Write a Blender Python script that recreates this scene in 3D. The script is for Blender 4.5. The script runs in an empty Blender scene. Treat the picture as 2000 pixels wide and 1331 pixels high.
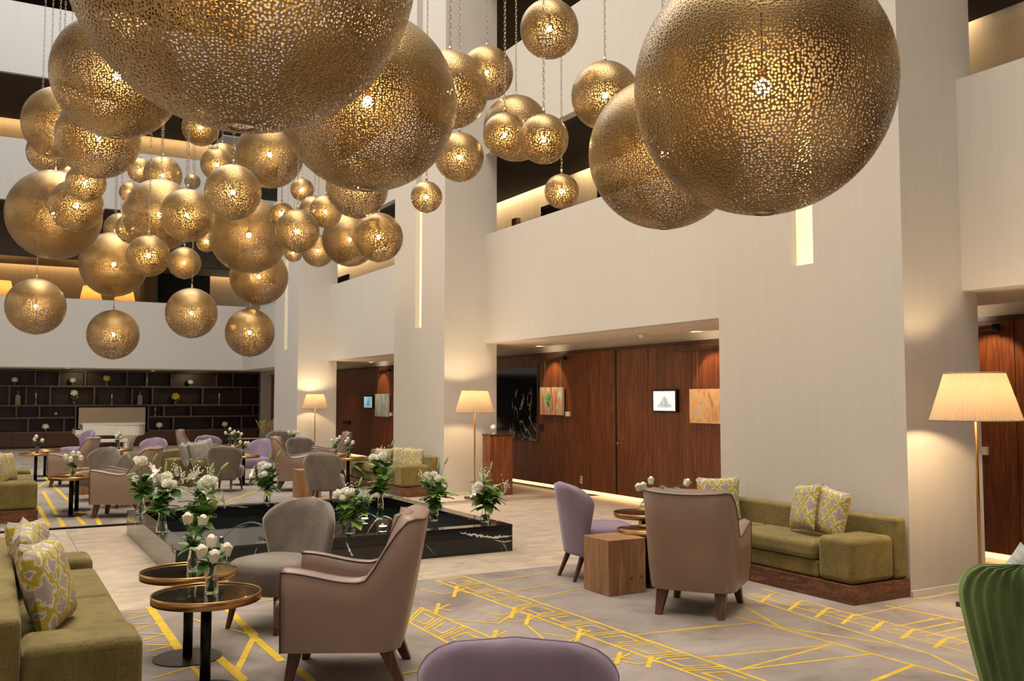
import bpy, bmesh, math, random
from mathutils import Vector, Matrix
random.seed(7)
D=bpy.data; C=bpy.context.scene.collection; PI=math.pi
# ---------------- camera ----------------
F=1800.; CX=1000.; CY=665.5; H=1.5
pitch=math.atan(112.5/F); yaw=math.atan(1020*math.cos(pitch)/F)
cp,sp=math.cos(pitch),math.sin(pitch)
fw=Vector((math.sin(yaw)*cp,math.cos(yaw)*cp,sp)); rt=Vector((math.cos(yaw),-math.sin(yaw),0)); up=rt.cross(fw)
cam=D.cameras.new('camera'); co=D.objects.new('camera',cam); C.objects.link(co)
co.matrix_world=Matrix(((rt.x,up.x,-fw.x,0),(rt.y,up.y,-fw.y,0),(rt.z,up.z,-fw.z,H),(0,0,0,1)))
cam.sensor_width=36; cam.lens=F/2000*36; cam.clip_start=.05; cam.clip_end=200
bpy.context.scene.camera=co
# surveyed places: where a line of sight meets the floor / a level / a wall plane
def ray(px,py): return fw+rt*((px-CX)/F)+up*((CY-py)/F)
def gz(px,py,z=0.):
    d=ray(px,py); t=(z-H)/d.z; return Vector((d.x*t,d.y*t,z))
def gx(px,py,x):
    d=ray(px,py); t=x/d.x; return Vector((x,d.y*t,H+d.z*t))
def gy(px,py,y):
    d=ray(px,py); t=y/d.y; return Vector((d.x*t,y,H+d.z*t))
def gd(px,py,dep):
    d=ray(px,py); return Vector((d.x*dep,d.y*dep,H+d.z*dep))
# ---------------- view, world, big lights ----------------
vs=bpy.context.scene.view_settings
vs.view_transform='Standard'; vs.look='None'; vs.exposure=-0.07; vs.gamma=1; vs.use_curve_mapping=False
w=D.worlds.new('world'); bpy.context.scene.world=w; w.use_nodes=True
w.node_tree.nodes['Background'].inputs[0].default_value=(.8,.78,.75,1); w.node_tree.nodes['Background'].inputs[1].default_value=.35
WARM=(1,.72,.42); COOL=(.90,.95,1.0)
R_=math.radians
def area(name,loc,rot,sx,sy,power,col,spread=PI):
    l=D.lights.new(name,'AREA'); l.shape='RECTANGLE'; l.size=sx; l.size_y=sy; l.energy=power; l.color=col; l.spread=spread
    o=D.objects.new(name,l); o.location=loc; o.rotation_euler=rot; C.objects.link(o); return o
def spot(name,loc,target,power,col,ang=60,blend=.4,rad=.03):
    l=D.lights.new(name,'SPOT'); l.energy=power; l.color=col; l.spot_size=math.radians(ang); l.spot_blend=blend; l.shadow_soft_size=rad
    o=D.objects.new(name,l); o.location=loc; d=Vector(target)-Vector(loc); o.rotation_euler=d.to_track_quat('-Z','Y').to_euler(); C.objects.link(o); return o
def point(name,loc,power,col,rad=.03):
    l=D.lights.new(name,'POINT'); l.energy=power; l.color=col; l.shadow_soft_size=rad
    o=D.objects.new(name,l); o.location=loc; C.objects.link(o); return o
area('skylight',(1.5,20,15.3),(0,0,0),9,16,1450,COOL)
area('skylight.001',(1.5,3,15.3),(0,0,0),9,12,850,COOL)
area('warm_fill',(-3,-3,5.5),(math.radians(50),0,math.radians(-38)),5,3,70,(1,.86,.7))  # added warm fill from behind the camera, not a fixture of the lobby
area('warm_fill.001',(-4.5,13,4.5),(math.radians(62),0,math.radians(-90)),10,2,90,(1,.86,.7))  # added fill washing in from the left side, no lamp stands there

area('warm_fill.002',(2.0,9,14.8),(0,0,0),6,22,1500,(1,.84,.66),R_(110))  # added overhead fill to brighten the floor and furniture tops
# ---------------- materials ----------------
MAT={}
def nodes(name):
    m=D.materials.new(name); m.use_nodes=True; nt=m.node_tree; b=nt.nodes['Principled BSDF']; MAT[name]=m; return m,nt,b
def N(nt,t,**k):
    n=nt.nodes.new(t)
    for a,v in k.items(): setattr(n,a,v)
    return n
def ramp(nt,src,stops,interp='LINEAR'):
    r=N(nt,'ShaderNodeValToRGB'); cr=r.color_ramp; cr.interpolation=interp
    while len(cr.elements)<len(stops): cr.elements.new(.5)
    for e,(p,c) in zip(cr.elements,stops): e.position=p; e.color=(*c,1) if len(c)==3 else c
    nt.links.new(src,r.inputs[0]); return r.outputs[0]
def coords(nt,scale=(1,1,1),kind='Object',rot=(0,0,0)):
    t=N(nt,'ShaderNodeTexCoord'); m=N(nt,'ShaderNodeMapping'); m.inputs['Scale'].default_value=scale; m.inputs['Rotation'].default_value=rot
    nt.links.new(t.outputs[kind],m.inputs[0]); return m.outputs[0]
def noise(nt,vec,scale,detail=3,dist=0,rough=.5):
    n=N(nt,'ShaderNodeTexNoise'); n.inputs['Scale'].default_value=scale; n.inputs['Detail'].default_value=detail; n.inputs['Distortion'].default_value=dist; n.inputs['Roughness'].default_value=rough
    nt.links.new(vec,n.inputs['Vector']); return n.outputs[0]
def bump(nt,b,h,s=.2,d=.01):
    n=N(nt,'ShaderNodeBump'); n.inputs['Strength'].default_value=s; n.inputs['Distance'].default_value=d
    nt.links.new(h,n.inputs['Height']); nt.links.new(n.outputs[0],b.inputs['Normal'])
def mixc(nt,f,a,b_,mode='MIX'):
    m=N(nt,'ShaderNodeMix',data_type='RGBA',blend_type=mode)
    if hasattr(f,'links') or not isinstance(f,(int,float)): nt.links.new(f,m.inputs[0])
    else: m.inputs[0].default_value=f
    for s,i in ((a,6),(b_,7)):
        if isinstance(s,tuple): m.inputs[i].default_value=(*s,1)
        else: nt.links.new(s,m.inputs[i])
    return m.outputs[2]
def plain(name,col,rough=.5,metal=0,spec=None,**k):
    m,nt,b=nodes(name); b.inputs['Base Color'].default_value=(*col,1); b.inputs['Roughness'].default_value=rough; b.inputs['Metallic'].default_value=metal
    if spec is not None: b.inputs['Specular IOR Level'].default_value=spec
    for a,v in k.items(): b.inputs[a].default_value=v
    return m
def mottled(name,c1,c2,scale=(1,1,1),ns=4,rough=.6,bmp=0,bscale=60,det=4,sheen=0,dist=0,spec=.5,sheencol=(1,1,1)):
    m,nt,b=nodes(name); v=coords(nt,scale); n=noise(nt,v,ns,det,dist)
    nt.links.new(ramp(nt,n,[(.3,c1),(.7,c2)]),b.inputs['Base Color']); b.inputs['Roughness'].default_value=rough
    b.inputs['Specular IOR Level'].default_value=spec
    if bmp: bump(nt,b,noise(nt,coords(nt),bscale,2),bmp,.004)
    if sheen: b.inputs['Sheen Weight'].default_value=sheen; b.inputs['Sheen Roughness'].default_value=.4; b.inputs['Sheen Tint'].default_value=(*sheencol,1)
    return m
mottled('plaster',(.565,.53,.48),(.59,.555,.505),(9,9,.35),3,.8,.15,40)
mottled('soffit_plaster',(.66,.58,.48),(.70,.62,.52),(1,1,1),2,.85)
mottled('baseboard_paint',(.72,.68,.60),(.76,.72,.64),(1,1,1),2,.5)
mottled('ceiling_paint',(.75,.75,.75),(.8,.8,.8),(1,1,1),2,.9)
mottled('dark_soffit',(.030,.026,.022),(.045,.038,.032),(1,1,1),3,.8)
mottled('corridor_wall',(.50,.42,.30),(.56,.47,.34),(4,4,.5),3,.8)
mottled('brown_bulkhead',(.085,.065,.045),(.11,.08,.06),(1,1,1),3,.8)
def wood(name,dark,mid,light,scale=(7,7,.55),rough=.35,ns=2.2,coat=0):
    m,nt,b=nodes(name); v=coords(nt,scale); n=noise(nt,v,ns,5,1.6,.6)
    fine=noise(nt,coords(nt,(scale[0]*9,scale[1]*9,scale[2]*1.2)),3,3)
    c=ramp(nt,n,[(.28,dark),(.5,mid),(.72,light)]); c2=ramp(nt,fine,[(.35,(.62,.62,.62)),(.65,(1,1,1))])
    nt.links.new(mixc(nt,1.0,c,c2,'MULTIPLY'),b.inputs['Base Color']); b.inputs['Roughness'].default_value=rough
    return m
wood('walnut_panel',(.10,.028,.010),(.20,.060,.020),(.34,.115,.040),rough=.42)
wood('walnut_base',(.06,.022,.01),(.15,.055,.022),(.30,.12,.05),(1.2,1.2,7),.3)
wood('shelf_wood',(.016,.006,.004),(.026,.010,.007),(.04,.015,.010),(7,7,.6),.4)
wood('cabinet_wood',(.055,.018,.010),(.085,.028,.014),(.12,.04,.02),(9,9,.5),.4)
wood('oak_block',(.27,.13,.055),(.38,.20,.09),(.50,.28,.14),(5,5,.9),.45,1.6)
wood('leg_wood',(.05,.018,.008),(.10,.036,.015),(.16,.06,.025),(9,9,1),.35)
mottled('shelf_edge',(.07,.045,.04),(.09,.06,.05),(1,1,6),2,.5)
# honed limestone tiles
m,nt,b=nodes('stone_tile'); oi=N(nt,'ShaderNodeObjectInfo'); mp=coords(nt,(1,2.2,1),'Object'); ad=N(nt,'ShaderNodeVectorMath',operation='ADD'); sc=N(nt,'ShaderNodeVectorMath',operation='SCALE')
nt.links.new(oi.outputs['Location'],sc.inputs[0]); sc.inputs['Scale'].default_value=3.7; nt.links.new(mp,ad.inputs[0]); nt.links.new(sc.outputs[0],ad.inputs[1])
n=noise(nt,ad.outputs[0],2.2,5,1.2,.6); nt.links.new(ramp(nt,n,[(.25,(.46,.37,.27)),(.5,(.60,.50,.385)),(.75,(.70,.61,.49))]),b.inputs['Base Color']); b.inputs['Roughness'].default_value=.17
mottled('grout',(.25,.20,.15),(.3,.25,.2),(1,1,1),6,.8)
# rug
m,nt,b=nodes('rug_pile'); n=noise(nt,coords(nt),1.3,6,.8,.65); nt.links.new(ramp(nt,n,[(.3,(.175,.145,.125)),(.5,(.27,.235,.21)),(.72,(.36,.32,.295))]),b.inputs['Base Color']); b.inputs['Roughness'].default_value=.95; b.inputs['Specular IOR Level'].default_value=.1
bump(nt,b,noise(nt,coords(nt),260,2),.35,.004)
mottled('rug_yellow',(.50,.33,.035),(.66,.47,.07),(1,1,1),9,.95,.3,260,spec=.1)
# marbles
def marble(name,base,vein,sc=1.4,th=.012,rough=.08,seed=0):
    m,nt,b=nodes(name); mp=coords(nt,(1,1,1),'Object',(.4+seed,.7,.3+seed)); n=noise(nt,mp,sc,6,1.8,.55)
    s=N(nt,'ShaderNodeMath',operation='SUBTRACT'); s.inputs[1].default_value=.5; nt.links.new(n,s.inputs[0]); a=N(nt,'ShaderNodeMath',operation='ABSOLUTE'); nt.links.new(s.outputs[0],a.inputs[0])
    v=ramp(nt,a.outputs[0],[(0,(1,1,1)),(th,(0,0,0))]); n2=noise(nt,mp,.9,2); msk=ramp(nt,n2,[(.50,(0,0,0)),(.58,(1,1,1))]); f=mixc(nt,1.0,v,msk,'MULTIPLY')
    nt.links.new(mixc(nt,f,base,vein),b.inputs['Base Color']); b.inputs['Roughness'].default_value=rough; return m
marble('black_marble',(.007,.007,.008),(.62,.62,.60),1.3,.015,.06)
marble('brown_marble',(.06,.05,.042),(.6,.55,.48),1.6,.014,.08,.6)
plain('basin_stone',(.006,.006,.007),.25)
# metals
plain('brass',(.46,.26,.10),.28,1); plain('dark_metal',(.012,.011,.010),.38,.6); plain('chain_metal',(.42,.36,.27),.35,1); plain('steel',(.5,.5,.48),.3,1)
plain('mirror_glass',(.10,.075,.055),.04,.85)
plain('piping',(.045,.028,.022),.5)
# perforated brass sheet: real openings (alpha) cut through a hammered metal shell
m,nt,b=nodes('perforated_brass'); tc=coords(nt)
def mth(op,*a,**k):
    n=N(nt,'ShaderNodeMath',operation=op)
    for i,v in enumerate(a):
        if isinstance(v,(int,float)): n.inputs[i].default_value=v
        else: nt.links.new(v,n.inputs[i])
    return n.outputs[0]
sx=N(nt,'ShaderNodeSeparateXYZ'); nt.links.new(tc,sx.inputs[0]); gx_,gy_,gz_=sx.outputs
rho=mth('SQRT',mth('ADD',mth('MULTIPLY',gx_,gx_),mth('MULTIPLY',gy_,gy_))); rad=mth('SQRT',mth('ADD',mth('MULTIPLY',rho,rho),mth('MULTIPLY',gz_,gz_))); at_=N(nt,'ShaderNodeAttribute',attribute_name='radius'); RR=at_.outputs['Fac']; sn=mth('DIVIDE',rho,mth('MAXIMUM',rad,.001))
lon=mth('MULTIPLY',mth('ADD',mth('ARCTAN2',gy_,gx_),PI),12/(2*PI)); gi=mth('FLOOR',lon); lf=mth('SUBTRACT',mth('FRACT',lon),.5)   # twelve sheet-metal gores
uu=mth('MULTIPLY',mth('MULTIPLY',lf,mth('MULTIPLY',sn,RR)),2*PI/12); vv=mth('MULTIPLY',mth('ARCTAN2',rho,gz_),RR)
cb=N(nt,'ShaderNodeCombineXYZ'); nt.links.new(mth('ADD',uu,mth('MULTIPLY',gi,7.31)),cb.inputs[0]); nt.links.new(vv,cb.inputs[1])
vo=N(nt,'ShaderNodeTexVoronoi',voronoi_dimensions='2D'); vo.inputs['Scale'].default_value=80; vo.inputs['Randomness'].default_value=.7; nt.links.new(cb.outputs[0],vo.inputs['Vector'])
c=ramp(nt,noise(nt,tc,3.0,4,.6),[(.3,(.23,.145,.058)),(.7,(.38,.262,.12))]); nt.links.new(c,b.inputs['Base Color'])
b.inputs['Metallic'].default_value=.85; b.inputs['Roughness'].default_value=.38
seam=mth('LESS_THAN',mth('ABSOLUTE',lf),mth('SUBTRACT',.5,mth('DIVIDE',.0035,mth('MAXIMUM',rho,.01))))
hz=N(nt,'ShaderNodeMapRange'); nt.links.new(mth('DIVIDE',gz_,mth('MAXIMUM',rad,.001)),hz.inputs[0]); hz.inputs[1].default_value=-.1; hz.inputs[2].default_value=.75; hz.inputs[3].default_value=1; hz.inputs[4].default_value=.55
thr=mth('MULTIPLY',mth('MULTIPLY',mth('MULTIPLY_ADD',noise(nt,tc,5,3),.26,.25),seam),hz.outputs[0])
al=mth('GREATER_THAN',vo.outputs['Distance'],thr); nt.links.new(al,b.inputs['Alpha'])
bump(nt,b,vo.outputs['Distance'],.3,.003)
def emit(name,col,s):
    m,nt,b=nodes(name); b.inputs['Base Color'].default_value=(*col,1); b.inputs['Emission Color'].default_value=(*col,1); b.inputs['Emission Strength'].default_value=s; return m
emit('bulb_glow',(1,.74,.38),420); emit('lamp_bulb_glow',(1,.78,.5),30); emit('strip_glow',(1,.62,.28),2.2); emit('slot_glow',(1,.86,.52),.72); emit('green_light',(.4,1,.6),12); emit('downlight_glow',(1,.8,.55),8)
# fabrics
mottled('leather',(.235,.155,.115),(.275,.185,.14),(1,1,1),3,.36,.12,180)
mottled('grey_velvet',(.13,.105,.085),(.22,.185,.155),(1,1,.6),5,.7,.25,140,sheen=.5,sheencol=(.9,.85,.8))
mottled('lilac_velvet',(.19,.135,.20),(.27,.205,.285),(1,1,.6),4,.7,.1,140,sheen=.6,sheencol=(.8,.72,.9))
mottled('green_velvet',(.035,.065,.012),(.085,.14,.03),(6,6,.6),3,.6,.1,140,sheen=.6,sheencol=(.6,.8,.3))
mottled('olive_fabric',(.125,.093,.022),(.21,.16,.045),(1,1,1),5,.85,.4,200,sheen=.35,sheencol=(.8,.75,.4))
def weave(name,f=.72):
    nt=MAT[name].node_tree; b=nt.nodes['Principled BSDF']; src=b.inputs['Base Color'].links[0].from_socket
    n1=noise(nt,coords(nt,(1,1,.12)),150,2); n2=noise(nt,coords(nt,(.12,.12,1)),150,2); s_=N(nt,'ShaderNodeMath',operation='ADD'); nt.links.new(n1,s_.inputs[0]); nt.links.new(n2,s_.inputs[1])
    c=ramp(nt,s_.outputs[0],[(.75,(f,f,f)),(1.0,(1,1,1))]); nt.links.new(mixc(nt,1.0,src,c,'MULTIPLY'),b.inputs['Base Color'])
weave('olive_fabric',.62); weave('grey_velvet',.72)
m,nt,b=nodes('cushion_fabric'); t=coords(nt,(1,1,1)); s=N(nt,'ShaderNodeSeparateXYZ'); nt.links.new(t,s.inputs[0])
def cosn(o,k):
    a=N(nt,'ShaderNodeMath',operation='MULTIPLY'); nt.links.new(o,a.inputs[0]); a.inputs[1].default_value=k; c=N(nt,'ShaderNodeMath',operation='COSINE'); nt.links.new(a.outputs[0],c.inputs[0]); return c.outputs[0]
def ad2(a,b_,op='ADD'):
    n=N(nt,'ShaderNodeMath',operation=op); nt.links.new(a,n.inputs[0]); nt.links.new(b_,n.inputs[1]); return n.outputs[0]
q=ad2(cosn(s.outputs['Y'],41),cosn(s.outputs['Z'],34)); q2=ad2(cosn(s.outputs['Y'],123),cosn(s.outputs['Z'],102)); q3=N(nt,'ShaderNodeMath',operation='MULTIPLY_ADD'); nt.links.new(q2,q3.inputs[0]); q3.inputs[1].default_value=.34; qn=N(nt,'ShaderNodeMath',operation='MULTIPLY_ADD'); nt.links.new(noise(nt,t,38,3),qn.inputs[0]); qn.inputs[1].default_value=2.2; qn.inputs[2].default_value=-1.1; nt.links.new(ad2(q,qn.outputs[0]),q3.inputs[2])
q4=N(nt,'ShaderNodeMath',operation='MULTIPLY_ADD'); nt.links.new(q3.outputs[0],q4.inputs[0]); q4.inputs[1].default_value=.2; q4.inputs[2].default_value=.5
cc=ramp(nt,q4.outputs[0],[(0,(.30,.25,.21)),(.3,(.52,.48,.40)),(.38,(.36,.28,.025)),(.56,(.47,.39,.045)),(.6,(.52,.49,.40)),(.70,(.34,.29,.24))],'CONSTANT')
nt.links.new(cc,b.inputs['Base Color']); b.inputs['Roughness'].default_value=.85; bump(nt,b,noise(nt,coords(nt),150,2),.3,.004)
mottled('grey_cushion_fabric',(.20,.19,.16),(.33,.31,.27),(1,1,1),14,.8,.2,150)
mottled('striped_cushion_fabric',(.30,.38,.35),(.62,.64,.58),(3,3,18),5,.8)
# lamp shade: thin pleated silk that lets light through
m=D.materials.new('shade_silk'); m.use_nodes=True; nt=m.node_tree; nt.nodes.clear(); o=N(nt,'ShaderNodeOutputMaterial'); d1=N(nt,'ShaderNodeBsdfDiffuse'); d2=N(nt,'ShaderNodeBsdfTranslucent'); mx=N(nt,'ShaderNodeMixShader'); mx.inputs[0].default_value=.5
d1.inputs[0].default_value=(.55,.46,.36,1); d2.inputs[0].default_value=(.20,.14,.085,1); nt.links.new(d1.outputs[0],mx.inputs[1]); nt.links.new(d2.outputs[0],mx.inputs[2]); nt.links.new(mx.outputs[0],o.inputs[0]); MAT['shade_silk']=m
amb=MAT['shade_silk'].copy(); amb.name='amber_silk'; MAT['amber_silk']=amb
for n_ in amb.node_tree.nodes:
    if n_.type=='BSDF_DIFFUSE': n_.inputs[0].default_value=(.8,.5,.2,1)
    if n_.type=='BSDF_TRANSLUCENT': n_.inputs[0].default_value=(.95,.58,.20,1)
m,nt,b=nodes('clear_glass'); b.inputs['Transmission Weight'].default_value=1; b.inputs['Roughness'].default_value=0; b.inputs['IOR'].default_value=1.25; b.inputs['Base Color'].default_value=(.93,.97,.94,1)
m,nt,b=nodes('water'); b.inputs['Transmission Weight'].default_value=1; b.inputs['Roughness'].default_value=.02; b.inputs['IOR'].default_value=1.33; b.inputs['Base Color'].default_value=(.8,.9,.88,1)
m,nt,b=nodes('pool_water'); b.inputs['Base Color'].default_value=(.006,.009,.009,1); b.inputs['Roughness'].default_value=.03; bump(nt,b,noise(nt,coords(nt),9,3),.12,.006)
mottled('leaf_green',(.06,.17,.025),(.15,.32,.06),(1,1,1),30,.45); mottled('leaf_light',(.20,.34,.05),(.32,.44,.10),(1,1,1),30,.5); mottled('leaf_dark',(.03,.10,.02),(.07,.18,.04),(1,1,1),30,.4)
mottled('petal_white',(.82,.80,.70),(.9,.9,.84),(1,1,1),12,.6); mottled('petal_cream',(.80,.76,.58),(.86,.82,.68),(1,1,1),12,.6); plain('petal_yellow',(.62,.48,.06),.6); plain('stem_green',(.09,.19,.04),.5)
plain('dry_stem',(.30,.21,.09),.8); plain('bottle_gold',(.50,.36,.20),.35,.4); plain('copper_ball',(.45,.25,.2),.3,.7)
plain('piano_white',(.68,.62,.52),.18); plain('stone_panel',(.42,.34,.25),.25); plain('white_plastic',(.75,.74,.70),.4); plain('black_plastic',(.01,.01,.01),.25); plain('paper_white',(.8,.78,.72),.8)
# pictures: flat print and screens
def picture(name,cols,scale,emi=0):
    m,nt,b=nodes(name); n=noise(nt,coords(nt,scale),3,3,1.2); c=ramp(nt,n,cols); nt.links.new(c,b.inputs['Base Color']); b.inputs['Roughness'].default_value=.5
    if emi: nt.links.new(c,b.inputs['Emission Color']); b.inputs['Emission Strength'].default_value=emi
picture('painting_streaks',[(.3,(.25,.09,.05)),(.42,(.55,.3,.2)),(.5,(.75,.5,.35)),(.58,(.45,.62,.5)),(.68,(.8,.75,.62))],(1,4,1))
picture('painting_blue',[(.3,(.25,.25,.35)),(.5,(.4,.55,.65)),(.62,(.55,.72,.75)),(.7,(.65,.42,.3))],(1,3,1.3))
picture('painting_dunes',[(.3,(.45,.25,.15)),(.45,(.75,.45,.22)),(.55,(.8,.55,.3)),(.65,(.7,.55,.45)),(.75,(.5,.42,.5))],(1,2.2,1.6))
picture('painting_dark',[(.3,(.03,.012,.01)),(.5,(.15,.04,.02)),(.7,(.35,.10,.05))],(1,2,2))
picture('screen_pale',[(.3,(.55,.6,.6)),(.5,(.8,.85,.84)),(.7,(.9,.92,.9))],(1,3,1),1.0)
picture('screen_blue',[(.3,(.1,.25,.35)),(.5,(.3,.55,.65)),(.7,(.55,.75,.8))],(1,3,1),.8)
plain('ink_grey',(.12,.13,.13),.6); plain('hand_green',(.15,.55,.25),.6)
# ---------------- mesh helpers ----------------
class MB:
    def __init__(s): s.v=[]; s.f=[]
    def add(s,vs,fs):
        n=len(s.v); s.v+= [tuple(p) for p in vs]; s.f+=[tuple(i+n for i in f) for f in fs]; return s
    def box(s,a,b):
        x0,y0,z0=a; x1,y1,z1=b
        return s.add([(x0,y0,z0),(x1,y0,z0),(x1,y1,z0),(x0,y1,z0),(x0,y0,z1),(x1,y0,z1),(x1,y1,z1),(x0,y1,z1)],[(0,3,2,1),(4,5,6,7),(0,1,5,4),(1,2,6,5),(2,3,7,6),(3,0,4,7)])
    def hexa(s,b,t): return s.add(list(b)+list(t),[(0,3,2,1),(4,5,6,7),(0,1,5,4),(1,2,6,5),(2,3,7,6),(3,0,4,7)])
    def lathe(s,prof,n=24,c=(0,0,0),caps=True,sx=1,sy=1):
        vs=[];fs=[]
        for r,z in prof:
            for i in range(n):
                a=2*PI*i/n; vs.append((c[0]+r*sx*math.cos(a),c[1]+r*sy*math.sin(a),c[2]+z))
        for j in range(len(prof)-1):
            for i in range(n):
                k=(i+1)%n; fs.append((j*n+i,j*n+k,(j+1)*n+k,(j+1)*n+i))
        if caps: fs.append(tuple(reversed(range(n)))); m=(len(prof)-1)*n; fs.append(tuple(range(m,m+n)))
        return s.add(vs,fs)
    def tube(s,pts,r,n=6,closed=False,caps=True):
        pts=[Vector(p) for p in pts]; m=len(pts); vs=[];fs=[]; prev=None
        rs=r if isinstance(r,(list,tuple)) else [r]*m
        for i,p in enumerate(pts):
            if closed: t=pts[(i+1)%m]-pts[i-1]
            else: t=pts[min(i+1,m-1)]-pts[max(i-1,0)]
            t=t.normalized()
            if prev is None:
                a=Vector((0,0,1)) if abs(t.z)<.9 else Vector((1,0,0)); u=t.cross(a).normalized()
            else: u=(prev-t*prev.dot(t)).normalized()
            prev=u; v_=t.cross(u)
            for k in range(n):
                an=2*PI*k/n; vs.append(p+u*math.cos(an)*rs[i]+v_*math.sin(an)*rs[i])
        for i in range(m if closed else m-1):
            j=(i+1)%m
            for k in range(n):
                l=(k+1)%n; fs.append((i*n+k,i*n+l,j*n+l,j*n+k))
        if caps and not closed: fs.append(tuple(reversed(range(n)))); fs.append(tuple((m-1)*n+k for k in range(n)))
        return s.add(vs,fs)
    def sphere(s,c,r,nu=12,nv=8,sz=1):
        prof=[(max(r*math.sin(PI*j/nv),r*.01),-r*sz*math.cos(PI*j/nv)) for j in range(nv+1)]
        return s.lathe(prof,nu,c)
    def grid(s,fn,nu,nv,closeu=False):
        vs=[fn(i/(nu if closeu else nu-1),j/(nv-1)) for j in range(nv) for i in range(nu)]; fs=[]
        for j in range(nv-1):
            for i in range(nu if closeu else nu-1):
                k=(i+1)%nu; fs.append((j*nu+i,j*nu+k,(j+1)*nu+k,(j+1)*nu+i))
        return s.add(vs,fs)
    def mesh(s,name,mat,smooth=False):
        me=D.meshes.new(name); me.from_pydata(s.v,[],s.f); me.materials.append(MAT[mat]); me.update()
        if smooth: me.polygons.foreach_set('use_smooth',[True]*len(me.polygons))
        return me
    def build(s,name,mat,parent=None,smooth=False,bevel=0,sub=0,loc=None,seg=2,solid=0):
        return link(name,s.mesh(name,mat,smooth or sub>0 or bevel>0),parent,bevel,sub,loc,seg,solid)
def link(name,me,parent=None,bevel=0,sub=0,loc=None,seg=2,solid=0):
    o=D.objects.new(name,me); C.objects.link(o)
    if parent: o.parent=parent
    if loc is not None: o.location=loc
    if solid: q=o.modifiers.new('t','SOLIDIFY'); q.thickness=solid; q.offset=0
    if bevel: q=o.modifiers.new('b','BEVEL'); q.width=bevel; q.segments=seg; q.limit_method='ANGLE'; q.harden_normals=True
    if sub: q=o.modifiers.new('s','SUBSURF'); q.levels=sub; q.render_levels=sub
    return o
def tag(o,label=None,cat=None,group=None,kind=None):
    if label: o['label']=label
    if cat: o['category']=cat
    if group: o['group']=group
    if kind: o['kind']=kind
    return o
def thing(name,loc,rz=0,label=None,cat=None,group=None,kind=None,s=1):
    o=D.objects.new(name,None); o.empty_display_size=.1; C.objects.link(o); o.location=loc; o.rotation_euler=(0,0,rz); o.scale=(s,s,s); return tag(o,label,cat,group,kind)
KIDS={}
def dup(root,loc,rz,label,s=None,skip=()):
    r=root.copy(); C.objects.link(r); r.location=loc; r.rotation_euler=(0,0,rz); r['label']=label
    if s: r.scale=(s,s,s)
    for ch in [o for o in root.children if not o.name.startswith(skip or ('~',))]:
        c=ch.copy(); C.objects.link(c); c.parent=r
        for g in ch.children:
            d=g.copy(); C.objects.link(d); d.parent=c
    return r
def box(name,a,b,mat,parent=None,kind=None,bevel=0,label=None,cat=None,group=None):
    a2=[min(p,q) for p,q in zip(a,b)]; b2=[max(p,q) for p,q in zip(a,b)]
    return tag(MB().box(a2,b2).build(name,mat,parent,bevel=bevel),label,cat,group,kind)
R=math.radians
# =============== SETTING ===============
S='structure'
XF,XP,XW=6.8,6.08,8.2
PY=[(-3.6,-1.55),(4.65,6.71),(12.87,14.91),(20.66,22.62)]
# floor
fl=box('floor',(-5,-6,-.20),(9,34,-.022),'grout',kind=S)
T=.8; me=MB().box((.002,.002,-.022),(T-.002,T-.002,0)).mesh('tile','stone_tile')
def tiles(x0,x1,y0,y1):
    nx=round((x1-x0)/T); ny=round((y1-y0)/T)
    for i in range(nx):
        for j in range(ny):
            o=link('tile',me,fl,loc=(x0+i*T,y0+j*T,0))
tiles(-.8,7.2,7.0,12.0-.2+.2)     # strip between the two rugs (under the fountain too)
tiles(5.6,8.0,12.2,24.2)
tiles(7.2,8.8,-1.0+.0,11.8)
tiles(6.4,7.2,4.6,7.0)
box('floor_slab',(-5,24.2,-.022),(9,34,0),'stone_tile',fl); box('floor_slab',(-5,-6,-.022),(7.2,7.0,-.002),'stone_tile',fl); box('floor_slab',(-5,7.0,-.022),(-.8,24.2,-.002),'stone_tile',fl); box('floor_slab',(-.8,12.6,-.022),(5.6,24.2,-.002),'stone_tile',fl)
# inner right wall: walnut panels
wr=box('wall_right',(XW+.04,-6,0),(XW+.3,31,2.6),'soffit_plaster',kind=S)
joints=[-6,-4.6,-3.2,-1.8,-.4,1,2.4,3.8,5.1,6.3,7.5,8.55,9.59,10.55,11.31,12.02,13.57]
def panel(y0,y1,z0=.06,z1=2.22): box('panel',(XW,y0+.004,z0),(XW+.04,y1-.004,z1),'walnut_panel',wr)
for a,b in zip(joints,joints[1:]): panel(a,b)
panel(13.57,15.2,.06,.74); panel(13.57,15.2,2.06,2.22)
j2=[15.2,16.2,17.2,18.2,19.2,20.2,21.5,22.77,24.2,25.6,27,28.4,30.9]
for a,b in zip(j2,j2[1:]): panel(a,b)
box('panel_top_strip',(XW-.01,-6,2.22),(XW+.04,31,2.27),'cabinet_wood',wr)
box('light_strip',(XW+.02,4.8,.004),(XW+.038,24,.05),'strip_glow',wr)
box('door_joint',(XW-.004,11.30,.06),(XW+.001,11.34,2.22),'black_plastic',wr)
MB().lathe([(.022,0),(.022,.006),(.010,.01),(.010,.03),(.024,.04),(.026,.052),(.015,.062)],14).build('door_knob','brass',wr,True,loc=(XW,11.22,.83)).rotation_euler=(0,R(-90),0)
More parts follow.
